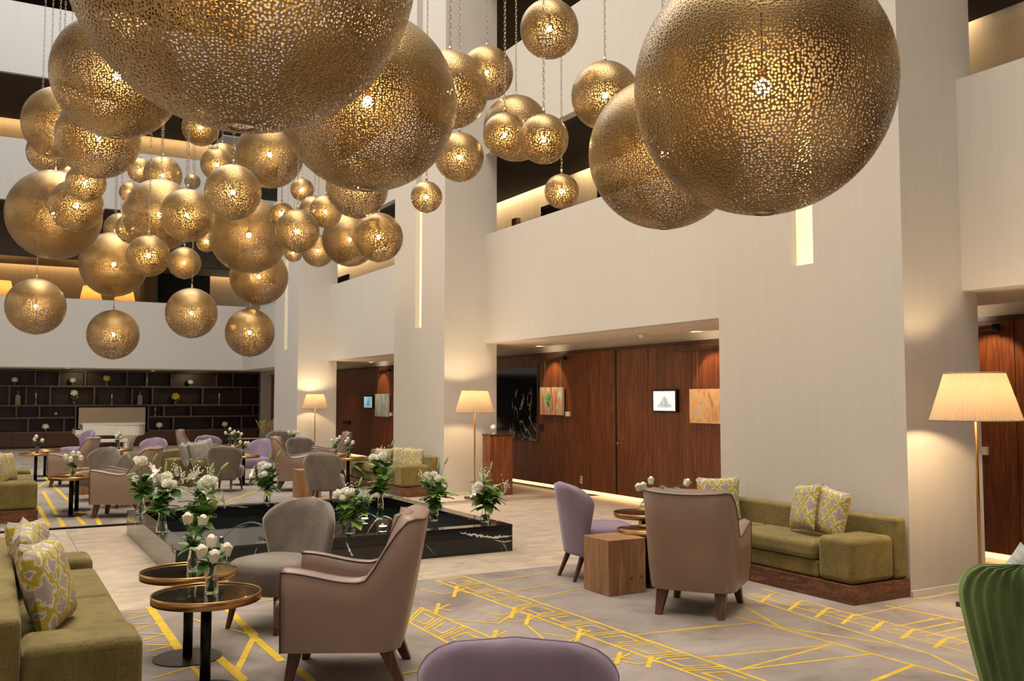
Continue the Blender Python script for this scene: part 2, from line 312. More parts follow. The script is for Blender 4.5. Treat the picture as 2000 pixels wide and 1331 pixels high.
# ground floor soffit, corridor slabs, fascias
box('soffit',(XF+.141,-6,2.36),(8.0,29.1,2.66),'soffit_plaster',kind=S); box('soffit',(8.0,-6,2.44),(8.5,31,2.66),'soffit_plaster',kind=S)
box('fascia',(XF,-6,2.362),(XF+.14,29.1,4.10),'plaster',kind=S)
box('corridor_floor',(XF+.14,-6,2.9),(9.0,29.1,3.05),'dark_soffit',kind=S)
box('corridor_wall',(8.95,-6,3.05),(9.1,29.1,5.72),'corridor_wall',kind=S)
box('corridor_ceiling',(XF+.141,-6,5.402),(8.74,31,5.6),'dark_soffit',kind=S)
box('fascia',(XF,-6,5.40),(XF+.14,29.1,6.88),'plaster',kind=S)
box('corridor_wall',(8.95,-6,5.73),(9.1,29.1,8.9),'corridor_wall',kind=S)
box('corridor_ceiling',(XF+.141,-6,8.2),(8.74,31,8.4),'dark_soffit',kind=S)
box('fascia',(XF,-6,8.2),(XF+.14,29.1,15.5),'plaster',kind=S)
for z in (5.66,8.5):
    for y in (1.3,9.7,17.8,25.5): area('cove_light',(8.85,y,z),(0,R(8),0),.08,7.6,120,WARM,R(150))
# doors in the first floor corridor
def cdoor(n,y0,y1,zt=5.08):
    y0*=1.053;y1*=1.053
    d=thing('door_%d'%n,(8.95,(y0+y1)/2,3.05),0,kind=S); hw=abs(y1-y0)/2; h=zt-3.05
    MB().box((-.05,-hw,0),(0,-hw+.07,h)).box((-.05,hw-.07,0),(0,hw,h)).box((-.05,-hw,h-.08),(0,hw,h)).build('door_frame','black_plastic',d)
    MB().box((-.02,-hw+.07,0),(-.002,hw-.07,h-.08)).build('door_leaf','shelf_wood',d)
for i,(a,b) in enumerate([(13.9,12.95),(12.15,11.4),(9.6,8.8),(18.7,17.9),(20.2,19.3),(25,24.1),(1.5,.6)]): cdoor(i+1,b,a)
sc=thing('wall_sconce',gx(1012,436,8.95)+Vector((-.05,0,0)),0,'small brown box sconce on the upstairs corridor wall left of the door frame','sconce'); MB().box((-.05,-.09,-.09),(.05,.09,.09)).build('sconce_body','leg_wood',sc,bevel=.008)
box('glow_panel',(-.03,-.06,-.095),(.03,.06,-.091),'downlight_glow',sc)
# pillars with recessed light slots
for i,(y0,y1) in enumerate(PY):
    p=thing('pillar',(0,0,0),0,kind=S); sy0=y0+.88; sy1=y0+1.14; z0=2.65
    MB().box((XP,y0,0),(XP+.09,sy0,15.5)).box((XP,sy1,0),(XP+.09,y1,15.5)).box((XP,sy0,0),(XP+.09,sy1,z0)).box((XP+.09,y0,0),(XF+.001,y1,15.5)).build('shaft','plaster',p)
    box('rear_shaft',(XF+.002,y0+.004,0),(XF+.20,y1-.004,15.4),'plaster',p)
    box('light_slot',(XP+.080,sy0+.001,z0+.001),(XP+.089,sy1-.001,5.0),'slot_glow',p)
    MB().box((XP-.006,y0-.012,0),(XF+.2,y0-.0005,.05)).box((XP-.012,y0-.012,0),(XP-.0005,y1,.05)).build('baseboard','baseboard_paint',p)
# back wall
YB=29.1
box('wall_back',(-5,31.55,0),(8.2,31.8,2.6),'plaster',kind=S)
box('wall_back',(7.87,31,0),(8.25,31.56,2.4),'plaster',kind=S)
box('soffit',(-5,YB+.141,2.37),(8.0,31.6,2.6),'soffit_plaster',kind=S)
box('fascia',(-5,YB-.001,2.371),(XF+.1,YB+.14,4.35),'plaster',kind=S)
box('bulkhead',(-5,31,5.76),(XF+.5,31.2,7.05),'brown_bulkhead',kind=S); box('soffit',(-5,YB+.141,7.05),(XF,31.2,7.25),'brown_bulkhead',kind=S)
box('corridor_ceiling',(-5,31.2,5.9),(8.3,34.2,6.0),'corridor_wall',kind=S); box('wall_back',(-5,34.5,2.6),(8.7,34.7,6.6),'corridor_wall',kind=S)
box('fascia',(-5,YB-.001,7.051),(XF,YB+.14,8.81),'plaster',kind=S)
box('corridor_ceiling',(-5,YB+.141,10.672),(XF,34.0,10.8),'dark_soffit',kind=S); box('wall_back',(-5,34.5,6.7),(8.7,34.7,11.2),'corridor_wall',kind=S)
box('fascia',(-5,YB-.001,10.67),(XF,YB+.14,12.74),'plaster',kind=S)
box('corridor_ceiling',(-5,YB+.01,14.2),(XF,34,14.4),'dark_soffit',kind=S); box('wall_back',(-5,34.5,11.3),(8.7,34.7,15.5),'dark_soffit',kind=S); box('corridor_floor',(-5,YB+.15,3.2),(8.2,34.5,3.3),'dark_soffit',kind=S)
box('divider',(4.5,31.3,3.3),(4.6,34.5,5.9),'dark_soffit',kind=S); box('divider',(4.6,34.2,3.3),(6.8,34.4,5.9),'dark_soffit',kind=S)
area('cove_light',(2,34.42,6.2),(R(-6),0,0),13,.08,110,(1,.62,.26),R(150)); area('cove_light',(2,34.30,10.95),(R(-6),0,0),13,.08,110,(1,.62,.26),R(150))
box('ceiling',(-5,-6,15.5),(9.1,35,15.7),'ceiling_paint',kind=S)
wl=box('wall_left',(-5.2,-6,0),(-5,35,15.5),'plaster',kind=S); box('wall_front',(-5,-6.2,0),(9.1,-6,15.5),'cabinet_wood',kind=S)
for z in (4.1,6.9): box('trim_1',(-5,-6,z),(-4.96,29,z+1.3),'dark_soffit',wl)
# soffit downlights over the bookshelf & smoke detectors
for k,(px,py) in enumerate(((132,719),(299,724))):
    p=gz(px,py,2.37); d=thing('downlight',p,0,'recessed downlight above the bookshelf, '+('left one' if k==0 else 'right one, above the piano side'),'downlight','downlights in the back soffit')
    MB().lathe([(.07,-.012),(.07,0),(.045,0),(.045,-.012)],20,caps=False).build('ring','white_plastic',d); MB().lathe([(.044,-.006),(.044,-.004)],20).build('lens','downlight_glow',d)
    spot('downlight_beam',p+Vector((0,0,-.03)),(p.x,p.y+.2,0),14,WARM,90)
p=gz(1450,664-.0,2.36); p=gx(1277,666,7.7); d=thing('smoke_detector',(7.6,9.9,2.36),0,'small white smoke detector on the soffit above the black and white screen','detector'); MB().lathe([(.02,-.055),(.035,-.05),(.04,-.03),(.055,-.025),(.055,0)],20).build('detector_body','white_plastic',d,True)
d=thing('ceiling_speaker',(7.2,10.4,2.36),0,'round flush ceiling speaker grille in the soffit','speaker'); MB().lathe([(.10,-.006),(.11,-.004),(.11,0)],24).build('grille','soffit_plaster',d)
# lights that wash the walnut wall (recessed in the soffit slot)
for y in (5.6,9.2,13.1,17.0,20.9,25): 
    spot('wall_washer',(7.86,y,2.42),(8.2,y,1.0),70,(1,.66,.36),86,.5)
    spot('wall_washer_glow',(7.9,y,2.30),(8.15,y,2.44),3,(1,.8,.55),140,.6)
for y in (5.3,9.15,13.05,20.75): spot('picture_spot',(7.72,y,2.33),(8.2,y,1.62),42,(1,.62,.30),62,.35)
for y in (8,11.2,14.6,18.5,23): spot('corridor_downlight',(7.4,y,2.35),(7.3,y,0),26,(1,.70,.42),110,.6)
# rugs
def poly_prism(name,pts,z0,z1,mat,parent=None):
    n=len(pts); m=MB().add([(x,y,z0) for x,y in pts]+[(x,y,z1) for x,y in pts],[tuple(reversed(range(n))),tuple(range(n,2*n))]+[(i,(i+1)%n,(i+1)%n+n,i+n) for i in range(n)]); return m.build(name,mat,parent)
rug=poly_prism('rug',[(-2.5,1),(7.15,1),(7.15,4.55),(6.05,4.55),(6.05,7.05),(-2.5,7.05)],-.001,.010,'rug_pile'); tag(rug,'near taupe lounge rug with yellow line drawing under the beige armchairs','rug')
rug2=poly_prism('rug',[(-2.5,11.95),(5.5,11.95),(5.5,24),(-2.5,24)],-.001,.010,'rug_pile'); tag(rug2,'far taupe lounge rug with thin yellow lines beyond the black fountain','rug')
zr=.010
ZQ=[0.]
def strip(m,pts,w):
    for a,b in zip(pts,pts[1:]):
        a=Vector(a[:2]);b=Vector(b[:2]); t=(b-a)
        if t.length<1e-4: continue
        n=Vector((-t.y,t.x)).normalized()*w/2; e=t.normalized()*w*.3; a=a-e;b=b+e
        ZQ[0]+=6e-6; zz=zr+.0008+ZQ[0]
        m.add([(a.x-n.x,a.y-n.y,zz),(b.x-n.x,b.y-n.y,zz),(b.x+n.x,b.y+n.y,zz),(a.x+n.x,a.y+n.y,zz)],[(0,1,2,3)])
m=MB()
def L(sc,ox,oy,pts,w=.02): strip(m,[gz(ox+x/sc,oy+y/sc,zr) for x,y in pts],w)
A=(2.5,1200,900); B=(2.767,800,850); Q=(3.996,0,998); P=(3.089,400,900)
for pts,wd in (([(80,855),(700,790)],.018),([(430,965),(1060,900),(600,1025),(1265,945)],.02),([(1265,1078),(1460,1000)],.03),([(500,740),(735,800),(1460,1000),(1750,1078)],.025),([(640,715),(810,815),(1350,900)],.022),([(650,670),(960,770),(1550,950),(1810,1078)],.02),([(655,650),(900,720),(1820,965)],.018),([(720,625),(1100,735),(1800,905)],.018),([(1330,710),(1790,800)],.025),([(0,825),(735,1078)],.022),([(1450,680),(1770,745)],.014),([(1500,672),(1780,725)],.014),([(1170,760),(1480,700)],.014)): L(*A,pts,wd)
for k in range(6): L(*A,[(1370+k*75,812+k*22),(1600+k*75,768+k*20)],.013); L(*A,[(1400+k*75,806+k*22),(1560+k*75,772+k*20)],.012)
for x,y in ((740,672),(880,708),(1010,745),(1140,775),(1280,812),(1430,848),(1590,893),(1780,925)):
    L(*A,[(x-26,y+22),(x+26,y-20)],.028); L(*A,[(x+26,y-20),(x+48,y-24)],.018); L(*A,[(x+10,y-8),(x-60,y-22)],.016); L(*A,[(x,y),(x+85,y-6)],.013)
# square-meander bands
def band(u0,u1,l0,l1,n,w=.02):
    u0,u1,l0,l1=[gz(*p,zr) for p in (u0,u1,l0,l1)]; strip(m,[u0,u1],w*1.1); strip(m,[l0,l1],w*1.1)
    P2=lambda s,t: (u0.lerp(u1,s)).lerp(l0.lerp(l1,s),t)
    for i in range(n):
        a=i/n; d=1/n
        strip(m,[P2(a,0),P2(a,1)],w*.8); strip(m,[P2(a+d*.14,0),P2(a+d*.14,1)],w*.8)
        q=[(.35,.25),(.85,.25),(.85,.75),(.35,.75)]; q=q[i%4:]+q[:i%4]
        strip(m,[P2(a+d*s,t) for s,t in q],w*.9)
band((905,1126),(1494,1331),(852,1135),(1400,1335),11)
band((822,1188),(1010,1268),(796,1215),(925,1283),4)
for k in range(6):
    x,y=1345+k*0,0
for (x,y) in ((640,1000),(915,1085),(560,965),(460,1090),(150,945),(250,850),(1300,1230),(1130,1210)):
    L(*B,[(x-12,y+28),(x+8,y-32)],.028); L(*B,[(x,y),(x-70,y+12),(x-190,y-12)],.015); L(*B,[(x+8,y-4),(x+75,y+6)],.018); L(*B,[(x,y),(x+62,y-26)],.02)
L(*B,[(640,1035),(780,1150),(900,1115)],.018); L(*B,[(225,1000),(480,1022),(560,965)],.018); L(*B,[(590,1150),(800,1145),(920,1090)],.018)
L(*B,[(1205,1085),(1660,1032)],.018); L(*B,[(650,885),(930,835)],.018); L(*B,[(530,850),(830,800)],.016); L(*B,[(400,800),(800,740)],.016); L(*B,[(1590,1205),(1660,1195)],.018); L(*B,[(0,1285),(215,1240)],.02); L(*B,[(0,800),(40,795)],.016)
for pts,wd in (([(1170,755),(1400,1090)],.055),([(1000,850),(1190,810)],.02),([(1000,800),(1185,800)],.018),([(1035,890),(1240,880),(1060,935)],.018),([(1060,960),(1285,965),(1110,1015)],.02),([(1140,1050),(1370,1052),(1150,1100)],.02),([(1200,1135),(1400,1090)],.018),([(1760,760),(1990,970)],.05),([(1990,970),(1850,1250)],.038),([(1700,1140),(1900,1320)],.05),([(1740,910),(1940,965)],.02),([(1490,840),(1600,880)],.02),([(1520,745),(1530,790)],.03),([(1200,1310),(1500,1220)],.022),([(1500,1220),(1590,1320)],.03),([(1370,750),(1440,800)],.02)): L(*Q,pts,wd)
for pts,wd in (([(140,895),(300,1070),(460,1210)],.05),([(120,885),(340,850),(460,835)],.016),([(560,1260),(640,1331)],.05),([(1140,1300),(1480,1230)],.022),([(60,1180),(230,1331)],.04)): L(*P,pts,wd)
tag(m.build('line_drawing','rug_yellow',rug),kind='stuff'); 
m=MB()
for pts,wd in (([(84,960),(125,1030)],.05),([(80,925),(165,1010)],.05),([(100,905),(150,940)],.05),([(150,1010),(165,1026)],.05),([(185,1005),(195,1026)],.05),([(75,990),(95,1028)],.05),([(120,905),(210,900)],.04),([(60,960),(110,930)],.04),([(400,1000),(560,985)],.05),([(560,985),(690,965)],.04),([(430,985),(500,960)],.04),([(380,985),(470,1005)],.04),([(600,1010),(640,985)],.03)): strip(m,[gz(*p,zr) for p in pts],wd)
tag(m.build('line_drawing','rug_yellow',rug2),kind='stuff')

# =============== FOUNTAIN ===============
ft=thing('fountain',(2.94,9.52,0),0,'low square black marble fountain basin with white veins, ringed by flower vases','fountain')
hx,hy,wv,zt=1.58,1.54,.15,.26
def stone(n,a,b,mat): MB().box(a,b).build(n,mat,ft,bevel=.004)
stone('side_slab',(-hx,-hy,0),(hx,-hy+wv-.03,zt-.03),'black_marble'); stone('side_slab',(-hx,hy-wv+.03,0),(hx,hy,zt-.03),'black_marble')
stone('side_slab',(-hx,-hy+wv-.028,0),(-hx+wv-.03,hy-wv+.028,zt-.03),'brown_marble'); stone('side_slab',(hx-wv+.03,-hy+wv-.028,0),(hx,hy-wv+.028,zt-.03),'black_marble')
for k in range(2):
    x0=-hx+k*hx; stone('coping',(x0+.001,-hy-.005,zt-.03),(x0+hx-.001,-hy+wv,zt),'black_marble'); stone('coping',(x0+.001,hy-wv,zt-.03),(x0+hx-.001,hy+.005,zt),'black_marble')
    y0=-hy+wv+k*(hy-wv); stone('coping',(-hx-.005,y0+.001,zt-.03),(-hx+wv,y0+hy-wv-.001,zt),'brown_marble'); stone('coping',(hx-wv,y0+.001,zt-.03),(hx+.005,y0+hy-wv-.001,zt),'black_marble')
MB().box((-hx+.1,-hy+.1,.012),(hx-.1,hy-.1,.03)).build('basin_floor','basin_stone',ft)
for a,b in (((-hx+.151,hy-.154,.03),(hx-.151,hy-.151,.229)),((-hx+.151,-hy+.151,.03),(hx-.151,-hy+.154,.229)),((-hx+.151,-hy+.155,.03),(-hx+.154,hy-.155,.229)),((hx-.154,-hy+.155,.03),(hx-.151,hy-.155,.229))): MB().box(a,b).build('basin_lining','basin_stone',ft)
MB().grid(lambda u,v:(-hx+.12+u*(2*hx-.24),-hy+.12+v*(2*hy-.24),.13),2,2).build('water_surface','pool_water',ft)
plain('vein_white',(.62,.61,.58),.12)
def vein(pts,w,seed):
    rn=random.Random(seed); q=[gy(px,py,7.98) for px,py in pts]; m=MB(); L_=[]; n=26
    for i in range(n+1):
        f=i/n*(len(q)-1); k=min(int(f),len(q)-2); p=q[k].lerp(q[k+1],f-k); ww=w*(.35+rn.random()*.9)*math.sin(PI*(.06+.88*i/n)); o_=rn.uniform(-.3,.3)*w
        L_.append((p.x-2.94,p.z+o_+ww/2)); L_.append((p.x-2.94,p.z+o_-ww/2))
    m.add([(x,-hy-.0006,min(z,zt-.031)) for x,z in L_],[(2*i,2*i+1,2*i+3,2*i+2) for i in range(n)]); m.build('marble_vein','vein_white',ft)
vein([(898,1041),(930,1046),(965,1050),(1000,1048)],.03,1); vein([(965,1056),(985,1059),(1000,1057)],.012,2); vein([(676,1058),(682,1075),(690,1088)],.035,3); vein([(450,1070),(443,1090),(438,1112)],.022,4); vein([(503,1064),(497,1085),(492,1108)],.014,5); vein([(830,1062),(850,1085)],.004,6)
def jet(a,b,h,name='water_jet'):
    a=Vector(a);b=Vector(b); MB().tube([a.lerp(b,t)+Vector((0,0,h*4*t*(1-t))) for t in [i/14 for i in range(15)]],[.007-.003*abs(i-7)/7 for i in range(15)],6).build(name,'water',ft,True)
for a,b in (((-.95,-.3,.13),(-.45,-.55,.13)),((.75,-.2,.13),(.25,-.5,.13)),((.8,-.55,.13),(.35,-.75,.13)),((-.3,.6,.13),(-.0,.3,.13))): jet(a,b,.17); MB().lathe([(.022,0),(.022,.03),(.012,.035)],10,a).build('nozzle','steel',ft)
def pool_light(px,py):
    p=gz(px,py,.14)-Vector((2.94,9.52,0)); MB().lathe([(.05,0),(.05,.012),(.04,.016)],14,p).build('lamp_ring','steel',ft); MB().lathe([(.038,.017),(.038,.019)],14,p).build('lamp_lens','green_light',ft)
for q in ((712,1016),(748,1031),(890,1017)): pool_light(*q)

# =============== PENDANT GLOBES ===============
GL='''1,478,-80,335,3.35|enormous perforated brass globe cut off by the top edge, nearest of all
2,1489,171,246,3.70|huge perforated brass globe in front of the near right pillar
3,718,200,173,5.20|large brass globe just right of the enormous one
4,1298,300,149,6.10|large brass globe half hidden behind the huge right one
5,228,150,120,6.00|dark bronze globe peeking out left of the enormous one
6,121,243,72,10.00|pale brass globe behind the dark bronze one, upper left
7,192,271,77,7.00|speckled bronze globe just below the dark bronze one at upper left
8,95,298,40,11.20|small globe tucked below the pale one at the left edge
9,106,420,87,10.80|big brass globe at the left edge above the parapet
10,168,357,36,8.30|small bright globe overlapping the top of the big left-edge globe
11,149,402,50,9.00|finely pierced globe in front of the big left-edge globe
12,132,350,25,12.30|tiny globe half hidden behind the small bright one at left
13,236,448,32,13.72|small globe leftmost of the overlapping pair beside the big left-edge globe
14,258,447,30,12.60|small globe right of the overlapping pair beside the big left-edge globe
15,313,420,69,10.40|big golden globe in the middle of the left cluster
16,366,421,51,8.80|globe with two bright spots overlapping the right side of the big golden one
17,455,376,55,8.00|round silvery topped globe with pink sheen in the cluster centre
18,486,460,75,11.80|big dark golden globe low in the cluster, below the silvery topped one
19,527,303,64,10.90|big pale globe partly behind the large one next to the enormous one
21,392,250,35,12.80|small golden globe right under the enormous globe
22,318,343,36,12.40|globe directly above the big golden one of the left cluster
23,274,333,24,15.00|small far globe left of the globe above the big golden one
24,254,376,20,17.00|tiny bright globe left of the big golden one
25,376,355,15,18.00|smallest globe, dull grey and unlit looking, left of the silvery topped one
26,424,322,32,12.60|small pierced globe above the silvery topped one
27,434,308,28,16.50|pale cream globe behind the small pierced one in the centre
28,590,371,22,16.00|tiny globe with visible chain under the large right-centre globe
29,550,419,25,11.10|small globe above left of the coarse pierced one at cluster right
30,581,452,43,10.20|coarse pierced globe overlapping the big dark golden one
31,614,412,29,15.50|pale small globe behind the bright one at cluster right
32,636,414,32,12.50|bright small globe under the left side of the half hidden lower one
33,698,366,60,9.00|globe half hidden below the large one next to the enormous one
34,683,468,53,15.30|olive gold globe behind the bright one by the middle pillar
35,739,464,48,9.40|bright golden globe nearest the middle pillar, lower right of cluster
36,621,490,32,16.50|small low globe between the coarse pierced one and the olive gold one
37,573,494,18,18.00|tiny low globe peeking out below the coarse pierced one
38,404,472,20,14.00|tiny globe squeezed between the two big low golden ones
39,360,514,31,14.50|small yellow globe hanging low before the lit upstairs wall
40,290,500,41,9.80|speckled globe overlapping the right of the wide low globe
41,222,517,63,13.19|wide low globe before the lit upstairs lamps
42,506,541,56,13.60|low brownish globe with a ring opening under the big dark golden one
43,70,599,54,11.90|lowest globe at the far left, silvery top
44,221,654,48,13.10|lowest brown globe above the white piano
45,374,612,49,12.90|low globe third from left in the bottom row
46,488,650,47,13.40|rightmost globe of the bottom row beside the far pillar
47,879,176,75,7.20|brass globe partly behind the large one, right of the centre top
48,951,143,51,9.80|globe hanging behind and right of the brass one near the middle pillar top
49,1073,57,57,7.60|highest small globe at the top centre between two chains
50,1182,187,67,7.90|globe with bright spot left of the huge right one
51,1008,251,63,9.60|pale smooth globe behind the pair of glowing small ones
52,986,264,43,8.00|left one of the pair of glowing small globes
53,1062,272,48,7.10|right one of the pair of glowing small globes
54,897,307,48,9.40|bright golden globe before the middle pillar, below the large one
55,833,385,31,10.00|small glowing globe hanging alone before the pillar light slot
56,1097,374,34,8.60|small glowing globe hanging alone before the upstairs corridor opening'''
ZC=15.5
lk=MB(); lkv=[]; 
def link_ring(z,rot):
    hh,wd,r=.021,.009,.0022; pts=[]
    for k in range(8):
        a=2*PI*k/8; x=wd*math.cos(a); zz=(hh-wd)*(1 if math.sin(a)>0.01 else -1 if math.sin(a)<-.01 else 0)+wd*math.sin(a)
        pts.append((x*math.cos(rot),x*math.sin(rot),z+zz))
    return pts
CH={}
def chain_mesh(n):
    if n not in CH:
        m=MB()
        for i in range(n): m.tube(link_ring(.018+.034*i,(i%2)*PI/2),.0028,4,closed=True)
        CH[n]=m.mesh('chain','chain_metal',True)
    return CH[n]
bulbm=MB().lathe([(.004,-.034),(.020,-.028),(.031,-.013),(.033,.004),(.026,.022),(.015,.034)],10).mesh('bulb','bulb_glow',True)
sockm=MB().lathe([(.015,.034),(.017,.04),(.017,.08),(.008,.09)],10).mesh('socket','brass',True)
SH={}
def shell_mesh(r,full):
    key=round(r,2)
    if key in SH: return SH[key]
    n,nv=(72,44) if full else (40,26); a0=.07; 
    prof=[]
    for j in range(nv+1):
        a=a0+(PI-a0*.75)*j/nv if False else a0+(PI-2*a0)*j/nv
        prof.append((r*math.sin(a),-r*math.cos(a)))
    m=MB().lathe(prof,n,caps=False).mesh('shell','perforated_brass',True); at_=m.attributes.new('radius','FLOAT','POINT'); at_.data.foreach_set('value',[r*(1 if r>.45 else .9 if r>.35 else .78)]*len(m.vertices)); SH[key]=m; return m
for line in GL.split('\n'):
    d,lab=line.split('|'); i,px,py,rp,dep=[float(v) for v in d.split(',')]
    r=rp*dep/F; c=gd(px,py,dep)
    t=thing('globe_pendant',c,0,lab,'pendant lamp','perforated brass globe pendants hanging in the atrium')
    k=round(r,2); link('shell',shell_mesh(k,r>.28),t,solid=.003)
    rs=k*math.sin(.07); zc=k*math.cos(.07)
    MB().lathe([(rs+.004,-.006),(rs+.006,0),(rs+.004,.006)],28,(0,0,-zc),caps=False).build('rim','chain_metal',t,True); MB().lathe([(rs+.003,-.004),(rs*.6,.012),(.014,.02),(.010,.05)],28,(0,0,zc)).build('cap','chain_metal',t,True)
    if int(i)!=25:
        b=link('bulb',bulbm,t,loc=(0,0,0)); b.scale=(.46+.85*k,)*3
        so=link('socket',sockm,b)
    MB().tube([(0,0,.04),(0,0,zc)],.004,5).build('cord','dark_metal',t)
    Lc=ZC-c.z-zc-.04; n=int(round(Lc/.034/10))*10; o=link('chain',chain_mesh(n),t,loc=(0,0,zc+.04)); o.scale=(1,1,Lc/(.034*n+.004))

# =============== FURNITURE ===============
def leg(parent,x,y,tx,ty,z1,wt=.045,wb=.026,mat='leg_wood',n='leg'):
    h1,h2=wb/2,wt/2
    MB().hexa([(x-h1,y-h1,0),(x+h1,y-h1,0),(x+h1,y+h1,0),(x-h1,y+h1,0)],[(tx-h2,ty-h2,z1),(tx+h2,ty-h2,z1),(tx+h2,ty+h2,z1),(tx-h2,ty+h2,z1)]).build(n,mat,parent,bevel=.003)
def make_armchair(loc,rz,label):
    t=thing('armchair',loc,rz,label,'armchair','taupe leather armchairs of the lounge')
    # U-shaped shell swept in plan; outer/inner surface and rolled top
    def plan(s):   # s in 0..1 from front +y side round the back to front -y side ; returns (x,y,nx,ny)
        a=.56; rc=.13; hw=.295; xb=-.30; straight=.36+.0; xf=.31
        L1=xf-(xb+rc); L2=PI/2*rc; L3=2*(hw-rc); tot=2*L1+2*L2+L3; q=s*tot
        if q<L1: return (xf-q,hw,0,1)
        q-=L1
        if q<L2: an=q/rc; return (xb+rc-rc*math.sin(an),hw-rc+rc*math.cos(an),-math.sin(an),math.cos(an))
        q-=L2
        if q<L3: return (xb,hw-rc-q,-1,0)
        q-=L3
        if q<L2: an=q/rc; return (xb+rc-rc*math.cos(an),-hw+rc-rc*math.sin(an),-math.cos(an),-math.sin(an))
        q-=L2; return (xb+rc+q,-hw,0,-1)
    def sm(x): x=max(0,min(1,x)); return x*x*(3-2*x)
    def top(x,y):
        # height of the rim: arm dips then sweeps up into the back
        arm=.595-.055*sm((.31-x)/.38); return arm+(.305+.022*(abs(y)/.3)**2)*sm((-.10-x)/.15)
    ns=57; th=.085; rows=9
    V=[];
    for i in range(ns):
        s=i/(ns-1); x,y,nx,ny=plan(s); zt=top(x,y); back=sm((-.06-x)/.22)
        def pt(off,z):
            f=(z-.17)/.6; lean=-.11*back*f; flare=.022*f
            return (x+nx*off+lean,(y+ny*(off+flare))*(1-.0*back),z)
        e=.024
        V.append([pt(.0,.17),pt(.008,.30),pt(.008,(.30+zt)/2),pt(.006,zt-.012),pt(-.006,zt),pt(-(th+.05*back)*.5,zt+.012),pt(-(th+.05*back)+.004,zt),pt(-(th+.05*back)-.01,zt-.05),pt(-th-.012,.26)])
    m=MB(); vs=[p for col in V for p in col]; fs=[]
    for i in range(ns-1):
        for j in range(rows-1): fs.append((i*rows+j,i*rows+j+1,(i+1)*rows+j+1,(i+1)*rows+j))
    fs.append(tuple(range(rows-1,-1,-1))); fs.append(tuple((ns-1)*rows+j for j in range(rows)))
    m.add(vs,fs); sh=m.build('upholstered_shell','leather',t,True)
    for j in (3,6):
        MB().tube([Vector(V[i][j])+Vector((0,0,.003)) for i in range(ns)],.0042,5).build('piping','piping',sh,True)
    for i in (0,ns-1): MB().tube([Vector(V[i][j])+Vector((.003,0,0)) for j in range(0,7)],.0042,5).build('piping','piping',sh,True)
    # thick back pad and seat
    MB().box((-.285,-.265,.165),(.285,.265,.30)).build('seat_base','leather',t,bevel=.02,seg=3)
    c=MB().box((-.22,-.205,.27),(.375,.205,.415)).build('seat_cushion','leather',t,bevel=.035,seg=4)
    MB().tube([(.368,-.19,.405),(.368,.19,.405)],.004,5).build('piping','piping',c)
    m=MB().grid(lambda u,v:(-.175-.10*v-.05*math.cos((u-.5)*2.6)*(1),(-.19+.38*u),.40+.46*v),9,7); m.build('back_pad','leather',t,True,solid=.06)
    leg(t,.28,.235,.245,.205,.18,.07,.042); leg(t,.28,-.235,.245,-.205,.18,.07,.042); leg(t,-.30,.215,-.22,.20,.18,.08,.045); leg(t,-.30,-.215,-.22,-.20,.18,.08,.045)
    return t
A0=make_armchair((1.76,4.93,0),R(152),'near taupe leather armchair facing left beside the brass rimmed tables')
dup(A0,(4.44,5.14,0),R(36),'taupe leather armchair seen from behind, right of the oak cube and before the olive sofa')
def at(px,dep,z=0): v=gd(px,900,dep); return (v.x,v.y,z)
dup(A0,at(243,11.75),R(155),'taupe armchair facing left behind the fountain corner, beside the grey side chairs')
dup(A0,at(141,15.7),R(158),'taupe armchair in front of the white piano, left one',.95)
dup(A0,at(580,15.0),R(-14),'taupe armchair facing right behind the fountain, next to the small oak cube')
dup(A0,at(642,17.2),R(165),'taupe armchair facing left before the far pillar lamp')
dup(A0,at(380,20.2),R(-15),'small far taupe armchair before the bookshelf, behind the olive sofa back',.93)
